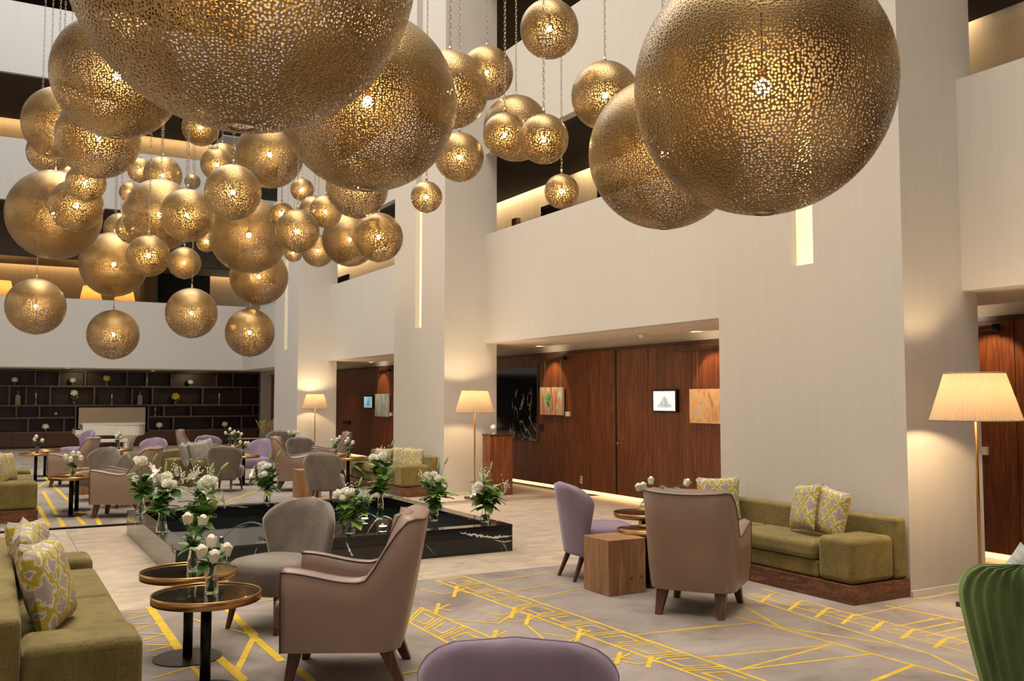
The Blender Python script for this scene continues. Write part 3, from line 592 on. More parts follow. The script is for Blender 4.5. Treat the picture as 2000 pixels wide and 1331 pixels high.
def make_velvet(mat,loc,rz,label,group,s=1,flute=0):
    t=thing('side_chair',loc,rz,label,'chair',group,s=s)
    def bk(u,v,off):
        # u across 0..1, v up 0..1 ; widening curved back with rounded crown
        a=2*u-1; zb,zt=.20,.80; w=.20+.115*min(1,v/.75)**.9
        if v>.62:
            k=(v-.62)/.38; w*=max(.0,(1-k**2.6))**(1/2.2)
        y=a*w; z=zb+(zt-zb)*v; curve=.62*(a*w)**2*2.6
        x=-.20-.13*v+curve*(.4+.6*v)+(flute*.006*math.cos(a*34) if flute else 0)
        return Vector((x+off,y,z))
    m=MB(); nu,nv=(49 if flute else 21),21; vs=[];fs=[]
    for side,off in ((0,-.035),(1,.035)):
        for j in range(nv):
            for i in range(nu):
                u=i/(nu-1);v=j/(nv-1); e=min(1,min(u,1-u)*9); e2=min(1,(1-v)*7+.0); q=(1-(1-e)**2)**.5*(1-(1-min(1,e2))**2)**.5
                vs.append(bk(u,v,off*max(q,.12)))
    n=nu*nv
    for j in range(nv-1):
        for i in range(nu-1):
            a=j*nu+i; fs.append((a,a+nu,a+nu+1,a+1)); fs.append((n+a,n+a+1,n+a+nu+1,n+a+nu))
    for j in range(nv-1):
        a=j*nu; fs.append((a,n+a,n+a+nu,a+nu)); a=j*nu+nu-1; fs.append((a,a+nu,n+a+nu,n+a))
    for i in range(nu-1):
        fs.append((i,i+1,n+i+1,n+i)); a=(nv-1)*nu+i; fs.append((a,n+a,n+a+1,a+1))
    m.add(vs,fs); b=m.build('backrest',mat,t,True)
    pp=[bk(0,j/20,0) for j in range(0,21)]+[bk(1,j/20,0) for j in range(20,-1,-1)]
    if not flute: MB().tube(pp,.004,5).build('piping',mat,b,True)
    # seat: rounded pad
    def se(u,v):
        a=2*PI*u; c,s_=math.cos(a),math.sin(a); ex=.62; px=abs(c)**ex*(1 if c>0 else -1); py=abs(s_)**ex*(1 if s_>0 else -1)
        prof=[(.0,.23),(.86,.23),(.95,.245),(.98,.30),(1.0,.37),(.97,.41),(.86,.435),(.5,.45),(.0,.452)]; f,z=prof[round(v*8)]
        taper=1-.10*max(0,-px); return (.055+.265*px*f,.265*py*f*taper,z)
    MB().grid(se,36,9,True).build('seat',mat,t,True)
    leg(t,.27,.20,.22,.17,.24,.042,.024); leg(t,.27,-.20,.22,-.17,.24,.042,.024); leg(t,-.27,.15,-.17,.13,.24,.042,.024); leg(t,-.27,-.15,-.17,-.13,.24,.042,.024)
    return t
gg='grey velvet side chairs'; gl='lilac velvet side chairs'
V0=make_velvet('grey_velvet',(1.72,6.17,0),R(214),'near grey corduroy side chair between the armchair and the black fountain',gg)
dup(V0,at(443,14.85),R(62),'grey velvet chair seen from behind in front of the olive sofa with grey pillows',.93)
dup(V0,at(636,13.15),R(58),'grey velvet chair seen from behind beyond the fountain, right of the small oak cube',.92)
dup(V0,at(186,13.6),R(222),'grey velvet chair behind the left armchair, its dark seat towards the side table',.95)
dup(V0,at(240,12.75),R(215),'grey velvet chair half hidden behind the taupe armchair at the fountain corner',.93)
dup(V0,at(589,18.3),R(60),'dark grey velvet chair seen from behind beside the far pillar lamp',.92)
dup(V0,at(548,20.5),R(70),'far grey chair below the dried grasses near the bookshelf corner')
W0=make_velvet('lilac_velvet',(4.46,6.46,0),R(-8),'lilac velvet chair seen from the side, left of the large oak cube',gl)
p=gd(1015,900,3.02)
dup(W0,(p.x,p.y,0),R(58),'lilac chair back cut off by the bottom edge of the photo')
dup(W0,at(500,17.0),R(222),'lilac velvet chair facing the camera, right of the twin tulip vases',.92)
dup(W0,at(411,19.1),R(60),'mauve lilac chair behind the olive sofa back',.92)
dup(W0,at(291,17.4),R(235),'lilac chair in front of the piano legs',.92)
dup(W0,at(150,19.8),R(200),'lilac chair mostly hidden behind the far left armchair')
p=gd(2050,900,3.9)
G0=make_velvet('green_velvet',(p.x,p.y,0),R(12),'green velvet chair with fluted back cut off by the right edge','green chairs',1.04,1)
# ---- sofas ----
def make_sofa(loc,rz,label,L=2.58):
    t=thing('sofa',loc,rz,label,'sofa','olive green sofas on walnut plinths')  # front = +x, origin at centre of the back line
    h=L/2; dp=.62
    MB().box((0,-h,0),(dp,h,.145)).build('plinth','walnut_base',t,bevel=.003)
    MB().box((.005,-h+.01,.147),(.14,h-.01,.60)).build('backrest','olive_fabric',t,bevel=.03,seg=4)
    for s in (-1,1):
        y0,y1=sorted((s*(h-.015),s*(h-.34))); MB().box((.145,y0,.147),(dp-.01,y1,.475)).build('arm_block','olive_fabric',t,bevel=.045,seg=4)
    MB().box((.145,-h+.35,.147),(dp-.03,h-.35,.275)).build('seat_base','olive_fabric',t,bevel=.02,seg=3)
    m=MB(); m.grid(lambda u,v:(0,0,0),2,2) if False else None
    for k in range(2):
        y0=-h+.352+k*(h-.352); y1=y0+h-.354
        m=MB().box((.15,y0,.28),(dp+.005,y1,.415)); o=m.build('seat_cushion','olive_fabric',t,bevel=.045,seg=4)
    return t
S0=make_sofa((6.06,4.64+1.29,0),PI,'olive sofa on a walnut plinth against the near right pillar')
dup(S0,(0,4.22+1.34,0),0,'olive sofa at the lower left corner with yellow patterned cushions')
dup(S0,(-.07,12.6+1.29,0),0,'olive sofa at the left edge beyond the marble aisle')
dup(S0,(6.06,13.0+1.29,0),PI,'olive sofa against the middle pillar behind the fountain')
pc=Vector((2.45,16.53,0)); dv=Vector((.54,.84,0))
S1=dup(S0,pc+dv*1.25,math.atan2(-.54,.84),'olive sofa turned away with grey pillows in the middle of the far rug')
# ---- cushions ----
def cushion_mesh(mat,w=.40,h=.40,th=.13):
    m=MB()
    def fn(side):
        def f(u,v):
            a,b=2*u-1,2*v-1; pin=1-.10*(1-abs(a)**2)*(abs(b)**3)-0; pin2=1-.10*(1-abs(b)**2)*(abs(a)**3)
            t=((1-a**4)*(1-b**4))**.55; return (side*th/2*t, a*w/2*pin2, b*h/2*pin)
        return f
    m.grid(fn(1),17,17); m.grid(fn(-1),17,17); return m.mesh('cushion',mat,True)
CM={k:cushion_mesh(k) for k in ('cushion_fabric','grey_cushion_fabric','striped_cushion_fabric')}
def cushion(loc,rz,tilt,label,roll=0,mat='cushion_fabric',group='yellow and grey patterned cushions',s=1):
    o=link('cushion',CM[mat],None,loc=loc); o.rotation_euler=(roll,tilt,rz); o.scale=(s,s,s); return tag(o,label,'cushion',group)
def cush_at(px,py,x,rz,tilt,label,roll=0,**k): cushion(gx(px,py,x),rz,tilt,label,roll,**k)
cush_at(1403,974,5.74,R(222),R(-14),'patterned cushion at the far end of the right sofa, behind the armchair',R(3))
cush_at(1573,990,5.74,R(160),R(-14),'left one of the two leaning cushions in the middle of the right sofa',R(8),s=.95)
cush_at(1624,1001,5.74,R(166),R(-12),'right one of the two leaning cushions, next to the sofa arm block',R(-6),s=.95)
cushion((.27,4.92,.62),R(-22),R(-14),'front yellow cushion of the near left sofa, nearest the camera',R(4),s=1.05)
cushion((.25,5.18,.60),R(-18),R(-16),'second cushion leaning behind the nearest one on the left sofa',R(-6))
cushion((.22,5.78,.61),R(-6),R(-14),'patterned cushion in the middle of the near left sofa',R(8))
cushion((.24,6.10,.60),R(-30),R(-16),'patterned cushion by the far arm block of the near left sofa',R(-4))
cushion((.14,13.45,.60),R(-15),R(-14),'patterned cushion at the left photo edge on the aisle sofa, front one',R(5))
cushion((.20,13.85,.60),R(-35),R(-16),'patterned cushion behind the front one on the aisle sofa',R(-5))
cush_at(747,898,5.78,PI+R(25),R(-14),'patterned cushion leaning at the left of the middle sofa')
cush_at(787,896,5.80,PI+R(50),R(-12),'left one of the cushion pair at the right of the middle sofa',s=.95)
cush_at(806,899,5.80,PI+R(45),R(-12),'right one of the cushion pair at the right of the middle sofa',s=.95)
gp='grey pillows on the middle olive sofa'
for k,(px,dep,rz,lab) in enumerate(((360,15.35,-12,'leftmost grey pillow of the olive sofa turned away'),(373,15.6,-10,'second grey pillow from the left'),(392,16.1,-62,'broad grey pillow leaning flat, third from the left'),(403,17.0,-50,'grey pillow at the far right end of the row behind the grey chair'))):
    v=gd(px,900,dep); cushion((v.x,v.y,.555),R(rz),R(-14),lab,R(5),'grey_cushion_fabric',gp)
p=gd(2000,900,4.15); cushion((p.x,p.y,.64),R(35),R(-10),'pale striped cushion on the green chair at the right edge',R(38),'striped_cushion_fabric','pale striped cushions',.8)
# ---- tables ----
def make_table(loc,label,h=.50,r=.27):
    t=thing('side_table',loc,0,label,'table','round brass rimmed side tables')
    MB().lathe([(.0,.0),(.19,0),(.19,.006),(.0,.008)],40,caps=False).build('base_plate','dark_metal',t)
    MB().lathe([(.027,.006),(.027,h-.03)],20).build('pole','dark_metal',t,True)
    MB().lathe([(r-.006,h-.042),(r,h-.040),(r,h),(r-.005,h+.001),(r-.006,h-.006)],56,caps=False).build('rim','brass',t,True)
    MB().lathe([(.0,h-.036),(r-.007,h-.036),(r-.007,h-.008),(.0,h-.008)],56,caps=False).build('table_top','mirror_glass',t)
    return t
p1=gz(366,1289); p2=gd(409,900,4.75); 
TA=make_table(p1,'farther one of the two brass rimmed tables before the near sofa')
dup(TA,(p2.x,p2.y,0),0,'nearer, lower right one of the two brass rimmed tables before the near sofa')
a=at(141,11.75); b=at(146,12.35); TC=dup(TA,a,0,'round side table with a rose vase beside the left grey chairs'); 
b=at(152,12.3); dup(TA,b,0,'round side table just behind the rose vase table at left',.96)
dup(TA,at(70,16.6),0,'far left side table with a tulip vase before the piano'); dup(TA,at(88,17.6),0,'far side table behind the tulip vase table, by the piano')
dup(TA,at(453,19.2),0,'far table with twin tulip vases before the bookshelf'); dup(TA,at(476,15.9),0,'side table between the grey chair and the lilac chair')
dup(TA,at(680,15.4),0,'side table with tulips left of the middle sofa'); dup(TA,at(655,16.3),0,'side table behind the tulip table near the taupe armchair')
dup(TA,at(1258,8.05),0,'side table hidden behind the right armchair, only its left rim showing')
dup(TA,at(1262,7.45+.0),0,'lower side table tucked behind the right armchair',.88)
ob='solid oak cube tables'
def cube(loc,rz,s,h,label):
    t=thing('cube_table',loc,rz,label,'table',ob); MB().box((-s/2,-s/2,.0),(s/2,s/2,h)).build('block','oak_block',t,bevel=.004)
    for x,y in ((.12,-.5),(-.06,-.5)): pass
    MB().lathe([(.0,0),(.009,0),(.006,.002)],10).build('knot','leg_wood',t,loc=(.04,-s/2-.001,h*.28)).rotation_euler=(R(90),0,0)
    MB().lathe([(.0,0),(.009,0),(.006,.002)],10).build('knot','leg_wood',t,loc=(.13,-s/2-.001,h*.30)).rotation_euler=(R(90),0,0)
cube((4.265,5.925,0),R(-1),.345,.415,'large solid oak cube table between the lilac chair and the armchair')
cube(at(600,13.95),R(-1),.345,.415,'smaller looking oak cube beyond the fountain, left of the grey chair')
cube(at(163,14.4),R(-1),.3,.40,'oak cube glimpsed behind the rose vase at left')
# ---- floor lamps ----
def make_lamp(loc,rz,label,hb=1.33,ht=1.67,rb=.305,rtp=.20):
    t=thing('floor_lamp',loc,rz,label,'floor lamp','brass floor lamps with pleated cream shades')
    MB().box((-.12,-.12,0),(.12,.12,.035)).build('base','leg_wood',t,bevel=.005)
    MB().lathe([(.011,.035),(.011,1.50)],12).build('pole','brass',t,True)
    n=72; m=MB(); vs=[]
    for z,r in ((hb,rb),(ht,rtp)):
        for i in range(2*n):
            a=PI*i/n; rr=r*(1+(.012 if i%2 else -.012)); vs.append((rr*math.cos(a),rr*math.sin(a),z))
    m.add(vs,[(i,(i+1)%(2*n),2*n+(i+1)%(2*n),2*n+i) for i in range(2*n)]); sh=m.build('lamp_shade','shade_silk',t)
    for z,r in ((hb,rb),(ht,rtp)): MB().tube([(r*math.cos(2*PI*i/40),r*math.sin(2*PI*i/40),z) for i in range(40)],.005,5,closed=True).build('shade_ring','shade_silk',sh)
    MB().tube([(-rtp,0,ht-.01),(rtp,0,ht-.01)],.003,4).build('spider','brass',t)
    MB().sphere((0,0,1.53),.032,12,8,1.2).build('bulb','lamp_bulb_glow',t,True)
    return t
q1=gd(1908,900,6.62); l0=make_lamp((q1.x,q1.y,0),0,'large looking floor lamp beside the near pillar at the right edge')
q2=gd(927,900,13.75); dup(l0,(q2.x,q2.y,0),0,'floor lamp before the middle pillar, behind the fountain',.965)
q3=gd(614,900,20.65); dup(l0,(q3.x,q3.y,0),0,'small far floor lamp before the far pillar',.95)
for q,pw in ((q1,58),(q2,50),(q3,34)): point('floor_lamp_light',(q.x,q.y,1.50),pw,(1,.70,.38),.05)
# table lamps upstairs
for px,py,lab in ((4,563,'left edge one'),(178,573,'middle one'),(243,577,'right one')):
    v=gy(px,py,32.2); t=thing('table_lamp',(v.x,32.2,3.3),0,'glowing orange shade table lamp above the back parapet, '+lab,'table lamp','orange table lamps upstairs')
    z=v.z-3.3; MB().lathe([(.34,z-.24),(.24,z+.22)],36,caps=False).build('lamp_shade','amber_silk',t); MB().lathe([(.12,.75),(.12,.78),(.03,.85),(.03,z)],14).build('stand','brass',t); MB().box((-.4,-.3,0),(.4,.3,.75)).build('cabinet','shelf_wood',t); MB().sphere((0,0,z),.05,10,6).build('bulb','lamp_bulb_glow',t)
    point('table_lamp_light',(v.x,32.2,v.z),34,(1,.60,.25),.06)
# ---- desk, glass screen, wall items ----
d=thing('reception_desk',(6.93,12.70,0),0,'walnut host desk tucked against the middle pillar','desk'); MB().box((-.20,-.13,0),(.19,.13,.92)).build('desk_body','walnut_panel',d,bevel=.004); MB().box((-.21,-.14,.92),(.20,.14,.94)).build('desk_top','cabinet_wood',d,bevel=.003)
f=thing('fan_ornament',(6.84,12.68,.94),0,'small white round ornament on the walnut host desk','ornament'); MB().lathe([(.03,0),(.03,.01),(.006,.015),(.006,.06)],12).build('stand','white_plastic',f); MB().sphere((0,0,.10),.05,14,10).build('disc','white_plastic',f,True)
g=thing('glass_screen',(7.0,5.0,0),R(0),'clear glass screen beside the near pillar behind the floor lamp','screen'); MB().box((-.18,-.005,.0),(.16,.005,1.02)).build('pane','clear_glass',g); MB().box((-.18,-.008,1.02),(.16,.008,1.03)).build('edge','steel',g)
# black marble wall recess
mp=thing('marble_panel',(XW,14.38,0),0,'tall black marble panel with white veins set in the walnut wall beside the middle pillar','panel')
MB().box((.01,-.80,.745),(.03,.80,2.055)).build('slab','black_marble',mp); MB().box((-.012,-.81,.74),(.02,-.77,2.06)).box((-.012,.77,.74),(.02,.81,2.06)).box((-.012,-.77,.74),(.02,.77,.765)).box((-.012,-.77,2.035),(.02,.77,2.06)).build('frame','leg_wood',mp)
def wallpic(y0,y1,z0,z1,mat,label,rail=True,th=.035,grp='paintings hung on the walnut wall'):
    yc=(y0+y1)/2; t=thing('painting',(XW-.02,yc,z0),0,label,'painting',grp); hw=abs(y1-y0)/2; h=z1-z0
    MB().box((-th,-hw,0),(0,hw,h)).build('canvas','paper_white',t); MB().box((-th-.002,-hw,0),(-th,hw,h)).build('picture',mat,t)
    if rail: MB().tube([(0,-hw*.7,h),(0,-hw*.7,2.16-z0)],.003,4).tube([(0,hw*.7,h),(0,hw*.7,2.16-z0)],.003,4).build('hanging_wire','steel',t)
    return t,hw,h
t,hw,h=wallpic(12.73,13.43,1.22,1.68,'painting_streaks','square painting of a green hand on streaks of colour beside the black marble panel')
m=MB(); 
for a in (-60,-30,-5,20,50): m.tube([(-.039,.08,.24),(-.039,.08-.12*math.sin(R(a)),.24+.12*math.cos(R(a)))],.012,5)
m.sphere((-.036,.08,.22),.045,8,6).build('painted_hand','hand_green',t)
wallpic(8.75,9.58,1.17,1.62,'painting_dunes','orange and mauve painting cut by the near pillar')
wallpic(20.3,21.15,1.06,1.60,'painting_blue','pale blue painting in the far bay beside the small screen')
wallpic(5.50,6.4,.95,1.75,'painting_dark','dark red painting glimpsed behind the near floor lamp'); box('card',(XW-.12,5.50,1.66),(XW-.08,5.62,1.92),'paper_white',None,label='small bright white card above the lamp shade by the near pillar',cat='card')
def screen(y0,y1,z0,z1,mat,label):
    yc=(y0+y1)/2; t=thing('wall_screen',(XW-.01,yc,z0),0,label,'screen','small wall screens'); hw=abs(y1-y0)/2; h=z1-z0
    MB().box((-.04,-hw,0),(0,hw,h)).build('frame','black_plastic',t,bevel=.006); MB().box((-.042,-hw+.025,.025),(-.0405,hw-.025,h-.025)).build('display',mat,t)
    m=MB(); random.seed(3)
    for k in range(9):
        yy=-hw*.55+k*hw*.13; hh=h*(.12+.35*math.exp(-((k-4)/2.2)**2)); m.box((-.044,yy-.006,h*.22),(-.043,yy+.006,h*.22+hh))
    m.build('skyline','ink_grey',t)
screen(9.86,10.38,1.30,1.62,'screen_pale','black framed screen with a grey skyline on the walnut wall'); screen(21.35,21.95,1.24,1.56,'screen_blue','small blue screen in the far bay of the walnut wall')
for k,(y,z,lab) in enumerate(((12.62,1.24,'small white caption card right of the hand painting'),(5.44,1.0,'white caption card right of the near floor lamp pole'),(20.22,1.12,'tiny caption card beside the blue painting'))): box('caption_card',(XW-.03,y-.06,z-.035),(XW-.001,y+.06,z+.04),'paper_white',label=lab,cat='card',group='caption cards')
o=thing('power_outlet',(XW-.001,12.26,.21),0,'pink beige double power outlet low on the walnut wall','outlet'); MB().box((-.008,-.035,-.06),(0,.035,.06)).build('plate','white_plastic',o,bevel=.003); MB().box((-.010,-.012,.012),(-.008,.012,.035)).box((-.010,-.012,-.035),(-.008,.012,-.012)).build('sockets','ink_grey',o)
o=thing('light_switch',(XW-.001,13.47,1.0),0,'small black switch plate under the hand painting','switch'); MB().box((-.01,-.05,-.06),(0,.05,.06)).build('plate','black_plastic',o,bevel=.003)
for k,(y0,y1,lab) in enumerate(((12.6,13.7,'picture rail over the hand painting'),(8.6,9.9,'picture rail over the orange painting'),(5.2,6.4,'dark bronze picture light at the top right of the photo'),(20.2,21.4,'picture rail over the blue painting'))):
    t=thing('picture_rail',(XW-.02,(y0+y1)/2,2.13),0,lab,'rail','picture rails'); hw=(y1-y0)/2; MB().box((-.05,-hw,.0),(-.01,hw,.05)).build('rail','leg_wood',t,bevel=.004); MB().box((-.012,-hw+.1,.01),(.02,-hw+.14,.04)).box((-.012,hw-.14,.01),(.02,hw-.1,.04)).build('bracket','dark_metal',t)
    MB().box((-.07,-hw-.01,-.01),(-.05,-hw+.05,.06)).build('end_cap','dark_metal',t)
o=box('door_handle_bar',(XW-.05,23.0,.82),(XW-.01,23.5,.90),'black_plastic',label='short black bar on the wall of the far bay',cat='bar',bevel=.01)
# =============== BOOKSHELF, PIANO ===============
bs=thing('bookshelf',(0,31,0),0,'wall wide dark walnut bookshelf with staggered compartments behind the piano','bookshelf')
def X(px,py): return gy(px,py,31).x
def Z(px,py): return gy(px,py,31).z
xe=7.86; x0=-3.0; zb1=Z(200,755.5); zb2=Z(200,792.5); zb3=Z(100,816.5); zb4=Z(100,845); zn0=zb4; nl,nr=X(148,800),X(290,800)
tk=.025; dd=.45
box('back_panel',(x0,dd,0),(xe,dd+.04,2.36),'shelf_wood',bs)
def hb(z,a,b): MB().box((a,0,z-tk),(b,dd,z+tk)).build('shelf','shelf_wood',bs); MB().box((a,-.006,z-tk),(b,0,z+tk)).build('shelf_edge','shelf_edge',bs)
def vb(x,za,zb): MB().box((x-tk,.01,za),(x+tk,dd,zb)).build('divider','shelf_wood',bs); MB().box((x-tk,.002,za),(x+tk,.01,zb)).build('divider_edge','shelf_edge',bs)
hb(zb1,x0,xe); hb(zb2,x0,xe); hb(zb3,x0,nl); hb(zb3,nr,xe); hb(2.33,x0,xe)
for a,b in ((x0,nl),(nr,xe)): hb(zb4,a,b)
for px in (69,116,167,248,287,335,423,455): vb(X(px,740),zb1+tk,2.31)
for px in (18,51,98,184,258,298,396,470): vb(X(px,775),zb2+tk,zb1-tk)
for px in (32,77,320,373,494): vb(X(px,805),zb3+tk,zb2-tk)
for px in (55,125,338.5,415,471.5): vb(X(px,830),zb4+tk,zb3-tk)
vb(nl,zb4+tk,zb2-tk); vb(nr,zb4+tk,zb2-tk); vb(xe-.03,zb4,2.31)
k=0; xx=x0
while xx<xe-.1:
    x2=min(xe,xx+.9); box('cabinet_door',(xx+.004,-.01,.06),(x2-.004,.02,zb4-tk-.005),'cabinet_wood',bs); xx+=.9
box('kick',(x0,.03,0),(xe,.1,.06),'shelf_wood',bs)
np_=thing('stone_backdrop',(0,30.9,0),0,'beige polished stone panel in the niche behind the piano','panel'); MB().box((nl+.08,0,zb4-.05),(nr-.10,.05,zb2-.06)).build('slab','stone_panel',np_)
for xs in (2.4,5.8): spot('niche_light',(xs,29.9,2.34),(xs,31.1,1.2),20,WARM,100)
# shelf ornaments
def flower_ball(t,c,r,mat,n=22,seed=1,core=True):
    rnd=random.Random(seed); m=MB()
    for i in range(n):
        z=1-2*(i+.5)/n; 
        if z<-.45: continue
        a=i*2.39996; q=math.sqrt(1-z*z); dv_=Vector((q*math.cos(a),q*math.sin(a),z)); p=Vector(c)+dv_*r*.78; s=r*.34*rnd.uniform(.8,1.2)
        m.sphere(p,s,6,4)
    if core: m.sphere(c,r*.8,8,6)
    return m.build('blossom',mat,t,True)
def shelf_bouquet(px,py,base,mat,lab,r=.10):
    v=gy(px,py,31.18); t=thing('shelf_bouquet',(v.x,31.18,base),0,lab,'flowers','small bouquets on the bookshelf'); z=v.z-base
    MB().lathe([(.05,0),(.055,.02),(.04,.06),(.05,.10)],12,caps=True).build('vase','clear_glass' if False else 'leaf_dark',t,True)
    MB().tube([(0,0,.05),(0,0,max(z,.12))],.012,5).build('stem','stem_green',t); m=flower_ball(t,(0,0,max(z,.13)),r,mat); m.scale=(1,1,1)
    ml=MB()
    for a in range(5): 
        ang=a*1.26; ml.add([(0,0,z*.4),(r*.9*math.cos(ang),r*.9*math.sin(ang),z*.55),(r*1.3*math.cos(ang+.2),r*1.3*math.sin(ang+.2),z*.75),(r*.5*math.cos(ang+.5),r*.5*math.sin(ang+.5),z*.7)],[(0,1,2,3)])
    ml.build('leaves','leaf_dark',t)
for px,py,bz,mt,lab,r in ((29,743,zb1+tk,'petal_white','small white bouquet in the top row, far left',.09),(142,744,zb1+tk,'petal_cream','cream bouquet in the top row, left of the yellowish ball',.09),(209,740,zb1+tk,'petal_yellow','round yellow and green flower ball in the top row',.11),(372,749,zb1+tk,'petal_white','white bouquet in the top row right of the middle',.09),(145,769,zb2+tk,'petal_cream','flat cream bouquet in the second row left of the piano',.11),(343,776,zb2+tk,'petal_yellow','large yellow bouquet in the second row',.13),(89,835,zb4+tk,'petal_white','white bouquet in the bottom row left of the piano',.10),(311,835,zb4+tk,'petal_white','white bouquet in the bottom row right of the piano',.10),(439,834,zb4+tk,'petal_cream','pale bouquet in the bottom row at right',.10)): shelf_bouquet(px,py,bz,mt,lab,r)
def lantern(px,lab):
    v=gy(px,780,31.2); t=thing('lantern',(v.x,31.2,zb2+tk),0,lab,'lantern','gold bottle lanterns on the shelf'); MB().box((-.07,-.07,0),(.07,.07,.02)).box((-.065,-.065,.02),(-.045,-.045,.25)).box((.045,-.065,.02),(.065,-.045,.25)).box((-.065,.045,.02),(-.045,.065,.25)).box((.045,.045,.02),(.065,.065,.25)).box((-.07,-.07,.25),(.07,.07,.27)).build('cage','bottle_gold',t); MB().lathe([(.08,.27),(.05,.31),(.025,.33),(.02,.38),(.028,.40),(.01,.42)],10).build('cap','bottle_gold',t,True); MB().box((-.04,-.04,.02),(.04,.04,.24)).build('pane','stone_panel',t)
lantern(35,'left gold lantern in the second shelf row'); lantern(273,'right gold lantern in the second shelf row above the piano')
def candlestick(px,base,h,lab):
    v=gy(px,780,31.2); t=thing('candlestick',(v.x,31.2,base),0,lab,'candlestick','slim candlesticks on the shelf'); MB().lathe([(.045,0),(.045,.012),(.012,.03),(.018,.07),(.010,.10),(.010,h*.55),(.024,h*.58),(.020,h*.6)],12).build('holder','bottle_gold',t,True); MB().lathe([(.016,h*.6),(.016,h*.97),(.004,h)],10).build('candle','paper_white',t,True)
candlestick(70,zb2+tk,.36,'brown candlestick right of the left lantern'); candlestick(218.5,zb2+tk,.33,'silvery candlestick above the piano niche'); candlestick(428,zb2+tk,.36,'golden candlestick in the second row at far right'); candlestick(303.5,zb3+tk,.28,'short silver candlestick just right of the niche')
v=gy(109,807,31.2); t=thing('decor_ball',(v.x,31.2,zb3+tk),0,'pinkish metal ball ornament in the third row left of the niche','ornament'); MB().sphere((0,0,.085),.075,16,12).build('ball','copper_ball',t,True); MB().lathe([(.035,0),(.02,.015)],12).build('foot','copper_ball',t)
# white grand piano
P0=gz(215,897); zp=gy(200,829,27.6).z
pn=thing('grand_piano',(0,0,0),0,'white grand piano with closed lid in front of the bookshelf','piano')
Yp=26.3; xl,xr=gy(157,850,Yp).x,gy(280,850,Yp).x; ztop=gy(200,828,Yp).z; zbot=gy(200,851,Yp).z
Wp=xr-xl; out=[]
for i in range(17):      # body outline: straight keyboard side at the left, bent side bulging towards the camera on the right
    s=i/16; x=xl+.05+Wp*.98*s; y=Yp-.05-.42*(.5-.5*math.cos(PI*min(1,max(0,(s-.25)/.5))))*1.0
    if s>.82: y=Yp-.47+.42*((s-.82)/.18)**2*1.0
    out.append((x,y))
out+= [(xr+.04,Yp+.35),(xr-.05,Yp+.9),(xl+.5,Yp+1.05),(xl+.05,Yp+1.05)]
pn.location=(0,0,0)
poly_prism('body',out,zbot,ztop-.03,'piano_white',pn).modifiers.new('b','BEVEL').width=.01
cxp=sum(p[0] for p in out)/len(out); cyp=sum(p[1] for p in out)/len(out)
poly_prism('lid',[(cxp+(x-cxp)*1.03,cyp+(y-cyp)*1.04) for x,y in out],ztop-.03,ztop,'piano_white',pn)
box('keyboard_case',(xl-.12,Yp-.0,zbot+.03),(xl+.06,Yp+1.05,ztop-.16),'piano_white',pn); box('key_row',(xl-.10,Yp+.1,ztop-.16),(xl+.0,Yp+.95,ztop-.13),'black_plastic',pn)
for x,y in ((xr-.42,Yp-.18),(xl+.15,Yp+.12),(xl+.15,Yp+.9),(xr-.22,Yp+.6)):
    z=zbot; MB().lathe([(.05,0),(.045,.04),(.05,.06),(.055,z-.30),(.07,z-.22),(.12,z-.10),(.22,z-.02),(.24,z)],4,(x,y,0)).build('leg','piano_white',pn,bevel=.01)
MB().box((xl+.75,Yp+.3,.08),(xl+.95,Yp+.5,.12)).tube([(xl+.8,Yp+.4,.1),(xl+.8,Yp+.4,zbot)],.02).tube([(xl+.92,Yp+.4,.1),(xl+.92,Yp+.4,zbot)],.02).build('pedal_lyre','shelf_wood',pn)
v=gz(215,905); bn=thing('piano_bench',(gy(212,870,25.2).x,25.2,0),0,'low cream bench under the white piano','bench'); MB().box((-.42,-.18,.40),(.42,.18,.47)).build('seat','piano_white',bn,bevel=.01)
for x in (-.38,.38):
    for y in (-.14,.14): MB().box((x-.025,y-.025,0),(x+.025,y+.025,.40)).build('leg','piano_white',bn)
v=gy(487,862,29.6); cn=thing('console_table',(v.x,29.9,0),0,'low dark console with a pale top edge at the right end of the bookshelf','console'); MB().box((-.55,-.2,.0),(.55,.2,.20)).build('body','shelf_wood',cn); MB().box((-.57,-.22,.20),(.57,.22,.225)).build('top','piano_white',cn)
# dried grasses
v=at(527,24.5); t=thing('dried_grass_pot',v,0,'tan dried grasses in a pot before the beige wall, right of the bookshelf','plant'); MB().lathe([(.16,0),(.2,.1),(.22,.35),(.18,.42)],20).build('pot','shelf_wood',t,True)
m=MB(); rnd=random.Random(5)
for k in range(90):
    a=rnd.uniform(0,2*PI); q=rnd.uniform(.05,.38); h=rnd.uniform(.18,.34)+.30; m.tube([(0,0,.4),(q*.5*math.cos(a),q*.5*math.sin(a),.4+(h-.3)*.6),(q*math.cos(a),q*math.sin(a),.3+h)],[.006,.006,.012],4)
tag(m.build('dry_stems','dry_stem',t),kind='stuff')
